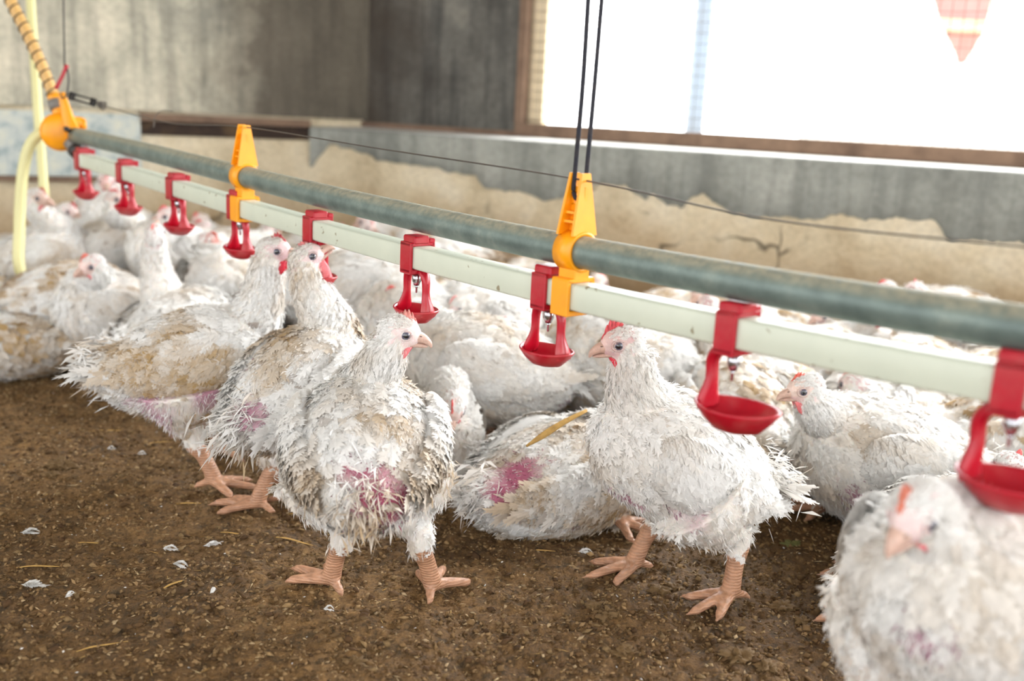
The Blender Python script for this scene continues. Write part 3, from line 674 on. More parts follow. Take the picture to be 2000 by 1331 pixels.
def hen(label,center,heading,head,look,feet=(),group=None,pitch=8,L=.26,W=1.,HT=1.,neck=1.,vox=.0026,q=1.,dirt=.35,seed=1,
        patches=(),comb=.009,wattle=.007,combcol=(214,96,96),facecol=(224,200,194),toe=None,sit=False,tail=1.,sag=.0,nfat=1.,headS=1.,wingdrop=0.,neckmid=None,neckbase=None,back=None,red=0.,roll=0.,raw=0.):
    """center/head: points in space, heading deg (0 right, 90 away); look=(az,el) of the head; feet: ground points"""
    rng=np.random.default_rng(seed); center=np.asarray(center,float); head=np.asarray(head,float)
    a=math.radians(heading);p=math.radians(pitch); hx=np.array((math.cos(a),math.sin(a),0)); LT=np.array((-math.sin(a),math.cos(a),0))
    FW=math.cos(p)*hx+math.sin(p)*Z3; UP=-math.sin(p)*hx+math.cos(p)*Z3
    if roll: rr=math.radians(roll); LT,UP=math.cos(rr)*LT+math.sin(rr)*UP,-math.sin(rr)*LT+math.cos(rr)*UP
    T=lambda x,y,z: center+FW*x*L+LT*y*L+UP*z*L
    global REG
    root=empty('hen',np.array((center[0],center[1],0.)),label,'hen',group); base=np.array((center[0],center[1],0.)); REG.append(base[:2].copy())
    lofts=[]  # (name,P,A,B)
    st=np.array([(-.53,.07,.03,.03),(-.45,.05,.12,.10),(-.33,.0,.22,.19),(-.17,-.02,.30,.27),(.02,-.025,.335,.305),(.2,-.01,.325,.30),(.35,.02,.26,.25),(.46,.045,.15,.16),(.51,.06,.05,.05)])
    tP=np.array([T(x,0,z) for x,z in st[:,:2]]); tA=st[:,2]*L*W; tB=st[:,3]*L*HT
    if sag: tP[:,2]-=sag
    lofts.append(('torso',tP,tA,tB,LT,22,22))
    az,el=map(math.radians,look); hf=np.array((math.cos(el)*math.cos(az),math.cos(el)*math.sin(az),math.sin(el)))
    hu=np.array((-math.sin(el)*math.cos(az),-math.sin(el)*math.sin(az),math.cos(el))); hs=np.cross(hu,hf)
    k=headS
    Hh=lambda x,y,z: head+(hf*x+hs*y+hu*z)*k
    nb=T(.30,0,.10) if neckbase is None else np.asarray(neckbase,float)
    hb=Hh(-.010,0,-.008); dist=np.linalg.norm(hb-nb)
    if neckmid is None:
        t1=nrm(FW*.8+Z3*.5); t2=nrm(hf*.15-hf*.0+Z3*1.-0*hf) 
        m1=nb+t1*dist*.35; m2=hb-t2*dist*.32
        P=[]
        for t in np.linspace(0,1,7): P.append((1-t)**3*nb+3*(1-t)**2*t*m1+3*(1-t)*t*t*m2+t**3*hb)
    else: P=catmull([nb]+[np.asarray(x,float) for x in neckmid]+[hb],7)
    nP_=np.array(P); nr_=np.interp(np.linspace(0,1,7),[0,.25,.55,.8,1],[.046,.034,.0255,.0215,.0185])*nfat*neck
    lofts.append(('neck',nP_,nr_,nr_*1.05,LT,16,18))
    lofts.append(('head',np.array([Hh(-.021,0,-.002),Hh(-.016,0,.0),Hh(-.006,0,.001),Hh(.006,0,.0),Hh(.014,0,-.003),Hh(.019,0,-.005)]),np.array([.006,.0135,.0165,.0145,.0105,.006])*k,np.array([.006,.0145,.0180,.0165,.0125,.007])*k,hs,16,14))
    for s in(1,-1):   # ear lobes and brow
        lofts.append(('lobe',np.array([Hh(-.0075,s*.0135,-.004),Hh(-.0095,s*.0145,-.009),Hh(-.010,s*.0135,-.0145)]),np.array([.0028,.004,.0025])*k,np.array([.004,.0052,.0035])*k,hs,8,8))
        lofts.append(('cheek',np.array([Hh(.008,s*.0085,.0085),Hh(.002,s*.0115,.0088),Hh(-.004,s*.0115,.006)]),np.array([.0025,.0035,.003])*k,np.array([.002,.0025,.002])*k,hs,8,8))
    lofts.append(('throat',np.array([Hh(.012,0,-.010),Hh(.002,0,-.017),Hh(-.008,0,-.022),nP_[5]]),np.array([.006,.0095,.013,.018])*k,np.array([.004,.006,.009,.016])*k,hs,12,10))
    toes=[]
    for i,ft in enumerate(feet):
        ft=np.array(ft[:2]+(0.,)) if not isinstance(ft,np.ndarray) else np.array((ft[0],ft[1],0.)); dv=ft[:2]-center[:2]; dl=np.linalg.norm(dv); mxl=.14 if not sit else .2; ft[:2]=center[:2]+dv*min(1,mxl/(dl+1e-9)); s=1 if np.dot(ft-center,LT)>0 else -1
        ta=math.radians(toe[i]) if toe else a
        td=np.array((math.cos(ta),math.sin(ta),0)); hipp=T(-.02,s*.19,-.10)
        hock=ft+np.array((0,0,.066))-td*.018+(hipp-ft)*np.array((.22,.22,0))
        if not sit:
            tp=hipp*.35+hock*.65; tp2=hipp*.7+hock*.3
            lofts.append(('thigh',np.array([hipp,tp2,tp,hock+Z3*.016+td*.003]),np.array([.052,.044,.027,.0135]),np.array([.060,.052,.030,.0145]),LT,14,14))
            lofts.append(('shank',np.array([hock+Z3*.018,hock-Z3*.006,(hock+ft+Z3*.02)/2,ft+Z3*.016]),np.array([.0130,.0122,.0096,.0102]),np.array([.0140,.0128,.0098,.0104]),td*0+np.cross(Z3,td),12,12))
        lofts.append(('foot',np.array([ft-td*.008+Z3*.013,ft+td*.0+Z3*.014,ft+td*.012+Z3*.008]),np.array([.007,.0095,.006]),np.array([.008,.0095,.005]),np.cross(Z3,td),12,6))
        for da,ln_ in((-38,.046),(0,.056),(36,.046),(165,.022)):
            q_=ta+math.radians(da*(1 if da<100 else s)+rng.normal(0,4)); e=np.array((math.cos(q_),math.sin(q_),0)); sd0=np.cross(Z3,e)*rng.normal(0,.0015)
            r0_=.0064 if da<100 else .0054
            PP=[ft+Z3*.010,ft+e*ln_*.35+Z3*.0098,ft+e*ln_*.68+Z3*.0075+sd0,ft+e*ln_*.93+Z3*.0052+sd0*2,ft+e*ln_*1.08+Z3*.0032,ft+e*ln_*1.2+Z3*.0016]
            lofts.append(('toe',np.array(PP),np.array([r0_*1.05,r0_,r0_*.92,r0_*.8,.0022,.0008]),np.array([r0_,r0_*.95,r0_*.8,r0_*.75,.0022,.0008]),np.cross(Z3,e),10,12))
    # ---- one continuous body: union of the lofts
    mb=MB()
    for nm,P_,A_,B_,S_,n_,res in lofts: mb.add(*loft(P_,A_,B_,S_,n_,res))
    me=mkmesh('body',np.array(mb.V)-base,mb.F)
    tmp=bpy.data.objects.new('tmp',me); COL.objects.link(tmp)
    md=tmp.modifiers.new('r','REMESH'); md.mode='VOXEL'; md.voxel_size=vox; sm=tmp.modifiers.new('s','SMOOTH'); sm.factor=.5; sm.iterations=3 if vox<.004 else 2
    dg=bpy.context.evaluated_depsgraph_get(); me2=bpy.data.meshes.new_from_object(tmp.evaluated_get(dg)); bpy.data.objects.remove(tmp); bpy.data.meshes.remove(me)
    me2.name='body'; nv=len(me2.vertices); co=np.zeros(nv*3,np.float32); me2.vertices.foreach_get('co',co); co=co.reshape(-1,3).astype(float)+base
    fl_=np.maximum(co[:,2],.0012); co[:,2]=fl_
    me2.vertices.foreach_set('co',(co-base).astype(np.float32).ravel()); me2.update()
    # ---- classification
    names=[];Dm=[];FL_=[]
    segs=[]
    for nm,P_,A_,B_,*_ in lofts:
        for i in range(len(P_)-1):
            r=(A_[i]+A_[i+1]+B_[i]+B_[i+1])/4
            fd=nrm(P_[i+1]-P_[i])
            if nm in('torso','neck','head'): fd=-fd   # feathers lie from head to tail
            segs.append((nm,P_[i],P_[i+1],max(r,.003),fd))
    cls=[s_[0] for s_ in segs]
    def classify(Q):
        D=np.stack([pt_seg(Q,s_[1],s_[2])[0]/s_[3] for s_ in segs],1); 
        w=1/(D+.05)**6
        fdir=(w[:,:,None]*np.array([s_[4] for s_ in segs])[None]).sum(1); i=D.argmin(1)
        return np.array(cls)[i],fdir
    cl,_f=classify(co)
    # head-local coords
    def hl(Q): d=(Q-head)/k; return np.column_stack([d@hf,d@hs,d@hu])
    h_=hl(co); nz=np.array([noise.noise(Vector(map(float,c))*38) for c in co[::1]]) if nv<90000 else np.zeros(nv)
    skinc=np.array(srgb(236,230,222))*np.ones((nv,3))*.97; isleg=np.isin(cl,['shank','foot','toe'])
    fc=np.array(srgb(*facecol))*.7+np.array(srgb(236,224,220))*.3; ishead=np.isin(cl,['head','lobe','cheek','throat'])
    skinc[ishead]=fc
    mot=np.clip(nz*1.6+.1,0,.5)[:,None]*ishead[:,None]; skinc=skinc*(1-mot)+np.array(srgb(206,160,166))*mot; skinc[cl=='lobe']=np.array(srgb(238,214,212))
    rd=ishead&(h_[:,0]>-.004)&(h_[:,2]>-.004); skinc[rd]=fc*(1-red)+np.array(srgb(196,104,92))*red
    lm=isleg; skinc[lm]=np.array(srgb(194,146,114))*(1+.12*nz[lm,None])
    pk=cl=='shank'; 
    toeend=(cl=='toe')&(co[:,2]<.0042); skinc[toeend]*=.9
    pmask=np.zeros(nv)
    for pc,pr in patches:
        pc=np.asarray(pc,float); rel=pc-CP; zc=rel@f_; tx,ty=(rel@r_)/zc,(rel@u_)/zc      # seat the patch on the near side of the skin
        cr=co-CP; z_=cr@f_; dd_=np.hypot((cr@r_)/z_-tx,(cr@u_)/z_-ty); nb_=np.where(dd_<.006)[0]
        if len(nb_): pc=co[nb_[z_[nb_].argmin()]]
        else: pc=co[dd_.argmin()]
        d=np.linalg.norm(co-pc,axis=1)/(pr*1.4); m=np.clip(1.25-d+nz*.5,0,1); pmask=np.maximum(pmask,m)
    skinc=skinc*(1-pmask[:,None])+((PURP*raw+np.array(srgb(188,140,158))*(1-raw))*(1+.25*nz[:,None]))*pmask[:,None]
    at=me2.color_attributes.new('Col','FLOAT_COLOR','POINT'); c4=np.ones((nv,4),np.float32); c4[:,:3]=np.clip(skinc,0,1); at.data.foreach_set('color',c4.ravel())
    me2.materials.clear(); me2.materials.append(M['skin']); me2.materials.append(M['leg'])
    npoly=len(me2.polygons); 
    ls=np.zeros(npoly,np.int32); me2.polygons.foreach_get('loop_start',ls); li=np.zeros(len(me2.loops),np.int32); me2.loops.foreach_get('vertex_index',li)
    pvx=li[ls]; me2.polygons.foreach_set('material_index',isleg[pvx].astype(np.int32)); me2.polygons.foreach_set('use_smooth',np.ones(npoly,bool))
    bo=link('body',me2,None,root)
    # ---- plumage
    cen=np.zeros(npoly*3,np.float32);nor=np.zeros(npoly*3,np.float32);ar=np.zeros(npoly,np.float32)
    me2.polygons.foreach_get('center',cen);me2.polygons.foreach_get('normal',nor);me2.polygons.foreach_get('area',ar)
    cen=cen.reshape(-1,3).astype(float)+base; nor=nor.reshape(-1,3).astype(float); pcl=cl[pvx]
    h2=hl(cen)
    bare=np.isin(pcl,['head','cheek','lobe','throat'])&(h2[:,0]>np.where(h2[:,2]<.001,-.0125,-.0055)-.15*np.clip(h2[:,2],-1,0))&(h2[:,2]<.0085)
    bare|=np.isin(pcl,['head'])&(h2[:,0]>.0135); bare|=(pcl=='lobe')
    featherable=~bare&~np.isin(pcl,['shank','foot','toe'])
    dens=pmask[pvx]
    def dirtcol(Q,amt,up=None):
        n=np.array([noise.noise(Vector(map(float,c))*17) for c in Q]); n2=np.array([noise.noise(Vector(map(float,c))*60+Vector((5,0,0))) for c in Q]); r=rng.random(len(Q))
        lowf=np.clip((.13-Q[:,2])/.12,0,1)
        t=np.clip((n*1.5+.28+n2*.6+lowf*.35)*amt*1.6,0,1)*(.45+.55*r)
        m=np.clip((n2*1.5-.38+lowf*.2+(r-.93)*5)*amt*1.4,0,.7); m=np.maximum(m,(rng.random(len(Q))>.992)*min(.5,.2+amt*.4)*(amt>.05))
        c=WHITE*(1-t[:,None])+TAN*t[:,None]; c=c*(1-m[:,None])+MUD*m[:,None]; return c
    L4=[]
    def sample(mask,n,keep=None):
        idx=np.where(mask)[0]
        if len(idx)==0: return idx
        pr=ar[idx].astype(float); pr/=pr.sum(); n=int(n); return rng.choice(idx,n,p=pr)
    def put(idx,ln,wd,lift,curl,amt,down=.25,sprd=.18,out=0,patchskip=True):
        if len(idx)==0:return
        if patchskip: idx=idx[rng.random(len(idx))>dens[idx]*1.6]
        if len(idx)==0:return
        Q=cen[idx]+rng.normal(0,vox*.5,(len(idx),3)); N=nor[idx]; _,fd=classify(Q)
        fd=fd/(np.linalg.norm(fd,axis=1,keepdims=True)+1e-9); fd=fd+np.array((0,0,-down))
        side=np.cross(fd,N); fd=fd+side*rng.normal(0,sprd,len(idx))[:,None]; fd=fd-N*(fd*N).sum(1,keepdims=True)
        n=len(idx); l=ln*rng.uniform(.7,1.2,n); w=wd*rng.uniform(.75,1.2,n)
        L4.append(barbset(Q-N*.001,fd,N,l,w,lift+rng.normal(0,.035,n)+out,np.full(n,curl)+rng.normal(0,.05,n),dirtcol(Q,amt),rng,6 if ln>.012 else 4))
    def putf(idx,ln,wd,amt,stand=.35,down=.3):
        if len(idx)==0:return
        idx=idx[rng.random(len(idx))>dens[idx]*.9]
        Q=cen[idx]+rng.normal(0,vox*.5,(len(idx),3)); N=nor[idx]; _,fd=classify(Q); fd=fd/(np.linalg.norm(fd,axis=1,keepdims=True)+1e-9)+np.array((0,0,-down)); fd=fd-N*(fd*N).sum(1,keepdims=True)
        d=fd+N*stand*rng.uniform(.4,1.6,(len(idx),1))+rng.normal(0,.25,(len(idx),3)); n=len(idx)
        L4.append(fuzz(Q,d,ln*rng.uniform(.5,1.3,n),np.full(n,wd),dirtcol(Q,amt),rng))
    tor=featherable&(pcl=='torso'); nk=featherable&(pcl=='neck'); hd=featherable&np.isin(pcl,['head','throat','cheek']); thg=featherable&(pcl=='thigh')
    xl=((cen-center)@FW)/L; zl=((cen-center)@UP)/L
    upper=tor&(zl>-.05); belly=tor&(zl<=-.05)
    put(sample(upper,1900*q),.026,.0095,.13,.12,dirt,down=.1,sprd=.15)
    put(sample(belly,1500*q),.020,.0075,.12,.11,dirt,down=.25,sprd=.18)
    put(sample(tor&(xl>.2),800*q),.016,.0062,.11,.10,dirt*.8,down=.35,sprd=.12)
    put(sample(thg,600*q),.0125,.0050,.12,.10,dirt*.9,down=.5,sprd=.15)
    put(sample(nk,2000*q),.013,.0030,.12,.10,dirt*.5,down=.1,sprd=.12)
    put(sample(hd,1100*q),.0075,.0019,.14,.12,dirt*.35,down=.0,sprd=.12)
    putf(sample(nk,4500*q),.0060,.00020,dirt*.5,.4); putf(sample(tor,13000*q),.008,.00024,dirt*.8,.4); putf(sample(thg,2500*q),.008,.00024,dirt,.45)
    face_=np.isin(pcl,['head','cheek','throat','lobe'])&bare&(h2[:,0]<.012)
    putf(sample(face_,260*q),.0028,.00013,0,.5,0)
    if pmask.max()>0 and q>.5:   # frayed quills left on the bare patches
        idx=sample(pmask[pvx]>.25,800*q)
        Q=cen[idx];N=nor[idx];_,fd=classify(Q); d=nrm1(fd)*.8+N*.6+rng.normal(0,.35,Q.shape); n=len(idx)
        cc_=np.where(rng.random(n)[:,None]<.75-.3*raw,WHITE,(PURP*raw+np.array(srgb(190,150,166))*(1-raw))*rng.uniform(.8-.35*raw,1.15,(n,1))); L4.append(fuzz(Q,d,.006*rng.uniform(.4,1.4,n),np.full(n,.00055),cc_,rng))
    V_,F_,C_,U_=cat4(L4); link('plumage',mkmesh('plumage',V_-base,F_,C_,U_),M['feather'],root)
    # ---- wings
    for s in(1,-1):
        wx=np.array([.29,.24,.12,-.05,-.22,-.36]); wz=np.array([.04,.05,.045,.035,.035,.045])-wingdrop; hwid=np.interp(wx,st[:,0],st[:,2])*W
        wy=hwid*.89
        P_=np.array([T(x,s*y,z) for x,y,z in zip(wx,wy,wz)]); A_=np.array([.003,.012,.020,.019,.013,.004])*L/.26; B_=np.array([.008,.029,.042,.038,.026,.010])*L/.26
        if sag: P_[:,2]-=sag
        sv=LT*s; wv,wf=loft(P_,A_,B_,LT,14,14); wv=np.array(wv); 
        L5=[]
        pc=np.tile(WHITE*.97,(len(wv),1))
        nW=int(900*q)
        # coverts on the outer face
        t=rng.random(nW)**1.25; th_=rng.uniform(-1.45,1.45,nW); Pc=np.array([P_[0]+0*P_[0]]*nW); kk=catmull(np.column_stack([P_,A_,B_]),60)
        ii=(t*59).astype(int); c0=kk[ii,:3]; aa=kk[ii,3]; bb=kk[ii,4]
        Q=c0+FW*.014+sv*(aa*np.cos(th_))[:,None]+UP*(bb*np.sin(th_))[:,None]; N=nrm1(sv*(np.cos(th_)/aa)[:,None]+UP*(np.sin(th_)/bb)[:,None])
        fd=-FW*1.-UP*.22+rng.normal(0,.14,(nW,3)); fd=fd-N*(fd*N).sum(1,keepdims=True)
        lw_=.017+.017*t; L5.append(barbset(Q,fd,N,lw_,.0072+.0025*t,.15+rng.normal(0,.04,nW),np.full(nW,.10),dirtcol(Q,dirt*.9),rng,7))
        nf=int(max(260*q,30)); t=rng.random(nf*4); th_=rng.uniform(-1.4,1.4,nf*4); ii=(t*59).astype(int); Q=kk[ii,:3]+sv*(kk[ii,3]*np.cos(th_))[:,None]+UP*(kk[ii,4]*np.sin(th_))[:,None]
        d=-FW-UP*.3+sv*.3+rng.normal(0,.3,(nf*4,3)); L5.append(fuzz(Q,d,.010*rng.uniform(.5,1.3,nf*4),np.full(nf*4,.0003),dirtcol(Q,dirt),rng))
        # remiges along the lower and rear edge
        nr2=15; t=np.linspace(.35,.96,nr2); ii=(t*59).astype(int); zz=np.linspace(-.6,.1,nr2)
        for lay,(lf,oo) in enumerate(((1.,0),(.62,.004))):
            Q=kk[ii,:3]+sv*(kk[ii,3]*.55+oo)[:,None]+UP*(kk[ii,4]*(zz+.25*lay))[:,None]
            fd=-FW+UP*np.linspace(-.22,.02,nr2)[:,None]-sv*.22+rng.normal(0,.05,(nr2,3)); N=np.tile(sv,(nr2,1))+UP*.2; N=nrm1(N-fd*(N*fd).sum(1,keepdims=True)/(fd*fd).sum(1,keepdims=True))
            L5.append(barbset(Q,fd,N,np.linspace(.044,.060,nr2)*lf*rng.uniform(.85,1.1,nr2)*L/.26,np.full(nr2,.0085),.03+rng.normal(0,.03,nr2),np.full(nr2,-.02)+rng.normal(0,.06,nr2),dirtcol(Q,dirt*1.1),rng,11))
        V_,F_,C_,U_=cat4(L5)
        # pad faces are quads except the caps
        fq=[f for f in wf if len(f)==4]; V_=np.concatenate([wv,V_]); F_=np.concatenate([np.array(fq),F_+len(wv)]); C_=np.concatenate([pc,C_]); U_=np.concatenate([np.zeros((len(wv),2)),U_])
        link('wing',mkmesh('wing',V_-base,F_,C_,U_),M['feather'],root)
    # ---- tail
    if tail>0:
        nt_=16; Q0=T(-.44,0,.06); Q0[2]-=sag; fa=np.linspace(-1,1,nt_); 
        L6=[]
        for lay in range(3):
            d=-FW*1.+LT*(fa*.5)[:,None]+UP*(.38-.2*fa*fa-.22*lay)[:,None]+rng.normal(0,.10,(nt_,3)); N=np.tile(UP,(nt_,1))-d*((UP*d).sum(1)/(d*d).sum(1))[:,None]+LT*(fa*.4)[:,None]
            Q=np.tile(Q0,(nt_,1))+LT*(fa*.028)[:,None]+UP*(-.012*lay)+FW*.015*lay
            L6.append(barbset(Q,d,nrm1(N),(.052-.008*lay)*tail*rng.uniform(.75,1.15,nt_),np.full(nt_,.008),rng.normal(0,.12,nt_),np.full(nt_,.1)+rng.normal(0,.1,nt_),dirtcol(Q,dirt*1.2),rng,10))
        n=int(900*q); d=-FW+rng.normal(0,.5,(n,3)); Q=Q0+rng.normal(0,.013,(n,3)); L6.append(fuzz(Q,d,.024*rng.uniform(.4,1.2,n),np.full(n,.0004),dirtcol(Q,dirt),rng))
        V_,F_,C_,U_=cat4(L6); link('tail',mkmesh('tail',V_-base,F_,C_,U_),M['feather'],root)
    # ---- comb, wattles, beak, eyes
    cb=srgb(*combcol); N_=34; V=[];Fc=[]
    for i in range(N_):
        t=i/(N_-1); x=.0205-.024*t; zb=.0008+.0170*math.sin(min(t*1.35,1)*math.pi/2); env=comb*math.sin(math.pi*min(1,t*.93+.10))**.7
        hh=env*(.36+.64*abs(math.sin(t*math.pi*6.2)))**1.0; lean=-.004*t*math.sin(seed)
        for y,z,xx in((-.0019,zb-.002,0),(-.0012,zb+hh*.6,0),(0+lean,zb+hh,-.002),(.0012,zb+hh*.6,0),(.0019,zb-.002,0)): V.append(Hh(x+xx+.0*z,y+(lean*.5 if z>zb+hh*.5 else 0),z))
    for i in range(N_-1):
        for j in range(4): Fc.append((i*5+j,i*5+j+1,(i+1)*5+j+1,(i+1)*5+j))
    Fc+=[tuple(range(5))[::-1],tuple((N_-1)*5+j for j in range(5))]
    tip=[[c*1. for c in cb] if j%5 not in(2,) else [min(1,c*1.25+.03) for c in cb] for j in range(len(V))]
    obj('comb',V,Fc,M['comb'],root,np.array(tip))
    wc=np.array(srgb(206,40,62)) if combcol[1]<110 else np.array(srgb(222,120,124))
    for s in(1,-1):
        wv,wf=loft([Hh(.0125,s*.0045,-.0105),Hh(.008,s*.0078,-.0155),Hh(.003,s*.0088,-.0185-wattle*.5),Hh(-.002,s*.0078,-.019-wattle*.2)],[.0012,.0022,.0026,.001],[.002,wattle*.55,wattle*.7,.0025],hs,10,10)
        obj('wattle',wv,wf,M['comb'],root,np.tile(wc,(len(wv),1)))
    bk=np.array(srgb(206,172,156)); mb=MB()
    mb.add(*loft([Hh(.0125,0,-.0015),Hh(.019,0,-.0015),Hh(.025,0,-.003),Hh(.0305,0,-.0065),Hh(.033,0,-.0105)],[.0095,.0072,.0052,.0028,.0007],[.0075,.0062,.0048,.0030,.0009],hs,14,16),tuple(bk))
    mb.build('upper_beak',M['horn'],root,True,True)
    mb=MB(); mb.add(*loft([Hh(.010,0,-.0095),Hh(.018,0,-.0095),Hh(.025,0,-.0098),Hh(.0295,0,-.0100)],[.0088,.0062,.0036,.001],[.0030,.0028,.0020,.0007],hs,12,12),tuple(bk*.85)); mb.build('lower_beak',M['horn'],root,True,True)
    for s in(1,-1):
        mb=MB(); mb.add(*ellip(Hh(.0205,s*.0058,.0010),hf*.0016*k,hs*.0012*k,hu*.0007*k,8,6),tuple(bk*.3)); mb.build('nostril',M['horn'],root,True,True)
        ec=Hh(.0045,s*.0108,.0015); ev,ef=ellip(ec,hf*.0060*k,hs*.0060*k,hu*.0057*k,24,18)
        dd=nrm1(np.array(ev)-ec)@(hs*s+hf*.12); cc_=np.where(dd[:,None]>.90,(.006,.006,.009),np.where(dd[:,None]>.70,np.array(srgb(86,84,104)),np.array(srgb(206,180,170))))
        eo=obj('eye',ev,ef,M['eye'],root,cc_)
        V=[];Fc=[];ax_=nrm(hs*s+hf*.12); e1=nrm(hf-ax_*np.dot(hf,ax_)); e2=np.cross(ax_,e1); n1,n2=24,8
        for i in range(n1):
            t=2*math.pi*i/n1; c_=ec+ax_*.0026*k+(e1*math.cos(t)*.0066+e2*math.sin(t)*.0053)*k; ro=(e1*math.cos(t)+e2*math.sin(t))
            for j in range(n2): g=2*math.pi*j/n2; V.append(c_+(ro*math.cos(g)+ax_*math.sin(g))*.0013*k)
        for i in range(n1):
            for j in range(n2): Fc.append((i*n2+j,i*n2+(j+1)%n2,((i+1)%n1)*n2+(j+1)%n2,((i+1)%n1)*n2+j))
        obj('eyelid',V,Fc,M['comb'],root,np.tile(fc*.8,(len(V),1)))
    return root
REG=[]
def nrm1(A): return A/(np.linalg.norm(A,axis=1,keepdims=True)+1e-9)


def dup(src,x,y,rz,sc,label,group=None):
    r=src.copy(); COL.objects.link(r); r.location=(x,y,0); r.rotation_euler=(0,0,math.radians(rz)); r.scale=(sc,sc,sc); r['label']=label
    if group: r['group']=group
    for c in list(src.children):
        d=c.copy(); COL.objects.link(d); d.parent=r
    return r
G1='white hens of the flock around the drinkers'
# A: back to the camera
hen('large dirty white hen seen from behind, bare pink rump, head turned right under a cup',PY(714,885,.965),97,PY(783,652,1.0),(6,-6),[FL(648,1150),FL(842,1163)],pitch=17,L=.214,W=1.10,HT=.97,toe=[140,75],seed=11,dirt=.5,comb=.010,wattle=.006,combcol=(222,150,140),facecol=(232,208,204),patches=[(PY(755,985,.865),.036),(PY(705,905,.87),.020),(PY(800,975,.86),.024)],tail=.3,nfat=.95,raw=1.)
# B: striding left
hen('large white hen striding left in the foreground behind the one-armed drinker, pink comb',PY(1345,897,1.02),196,PY(1212,672,.985),(187,-8),[FL(1238,1118),FL(1425,1178)],pitch=24,L=.224,W=.95,HT=1.0,toe=[200,215],seed=12,dirt=.22,comb=.014,combcol=(214,84,92),facecol=(222,188,184),patches=[(PY(1335,965,.935),.024),(PY(1205,975,.95),.018)],tail=.8,wingdrop=.06)
# C: sitting, right
hen('white hen resting on the litter at right, facing left, orange pink comb and red wattle',PY(1760,905,1.22),184,PY(1570,762,1.16),(183,-8),[FL(1612,1003),FL(1650,975)],pitch=12,L=.275,W=1.02,HT=.98,toe=[182,175],sit=True,seed=13,dirt=.3,comb=.007,combcol=(226,110,92),facecol=(226,196,182),patches=[(PY(1685,985,1.10),.026)],wattle=.009,tail=.9)
# D: right front, out of focus
cD=PY(1895,1165,.66)
hen('nearest hen at the lower right corner, blurred, facing the camera',cD,232,PY(1792,1005,.585),(214,-28),[cD+np.array((-.075,.01,0)),cD+np.array((.03,-.05,0))],pitch=30,L=.235,W=1.0,HT=.95,seed=14,dirt=.3,comb=.010,combcol=(206,120,96),facecol=(228,200,198),patches=[(PY(1810,1250,.55),.018)])
# D2 behind D
hen('white hen resting behind the blurred nearest hen, tail feathers poking out left, toes showing',PY(1850,1085,1.0),32,PY(1975,915,1.1),(30,-10),[FL(1705,1133),FL(1700,1216)],pitch=12,L=.25,sit=True,toe=[178,185],seed=15,dirt=.25,q=.7,tail=.8)
# E, F reaching for the nipple
hen('dirty white hen at left of centre in profile facing right, neck raised, dark pink comb',PY(368,706,1.27),12,PY(538,492,1.29),(2,6),[FL(418,955),FL(432,888)],pitch=10,L=.240,W=.97,HT=1.0,toe=[-8,8],seed=16,dirt=.75,comb=.0095,combcol=(188,70,76),facecol=(222,186,188),patches=[(PY(285,770,1.17),.026),(PY(300,830,1.18),.022),(PY(420,765,1.17),.018)],tail=.9,wattle=.010)
hen('dirty white hen beside the profile hen, beak raised to the nipple',PY(582,758,1.16),58,PY(603,505,1.22),(18,38),[FL(505,998),FL(560,985)],pitch=24,L=.212,W=1.0,HT=.98,toe=[178,20],seed=17,dirt=.6,comb=.006,combcol=(206,120,120),facecol=(226,196,196),patches=[(PY(475,795,1.07),.026),(PY(475,700,1.06),.014),(PY(640,790,1.05),.014)],tail=.25,wattle=.012)
# G: sitting behind B
hen('soiled white hen sitting between two big standing hens, a straw on its back',PY(1085,932,1.20),38,PY(1215,830,1.31),(30,-12),[FL(1205,1032)],pitch=6,L=.265,W=1.04,HT=.88,sit=True,seed=18,dirt=.5,raw=.7,patches=[(PY(1012,925,1.10),.034),(PY(1115,990,1.09),.024),(PY(985,960,1.11),.024)],tail=.4,toe=[-30])
# H: head down
hen('white hen with red comb bowing its head behind the hen seen from behind',PY(822,835,1.37),305,PY(884,800,1.27),(272,-42),[FL(880,935),FL(900,918)],pitch=0,L=.23,W=.9,HT=.95,seed=19,dirt=.2,comb=.008,combcol=(222,88,84),facecol=(230,196,186),neckmid=[PY(878,755,1.32)],q=.8)
# I
hen('big white hen standing in the middle facing left with its head hidden',PY(965,718,1.44),186,PY(812,662,1.42),(182,-6),[FL(952,862),FL(1000,850)],pitch=6,L=.265,W=1.0,HT=1.0,seed=20,dirt=.3,patches=[(PY(1002,768,1.36),.010),(PY(1105,800,1.40),.016)],tail=1.3,q=.8,toe=[-60,-70])
# M
hen('white hen standing behind the striding hen, rump and drooping tail to the right',PY(1235,705,1.52),188,PY(1130,640,1.5),(185,-6),[FL(1215,842),FL(1260,850)],pitch=6,L=.28,W=1.05,HT=1.02,seed=21,dirt=.6,tail=1.3,q=.6)
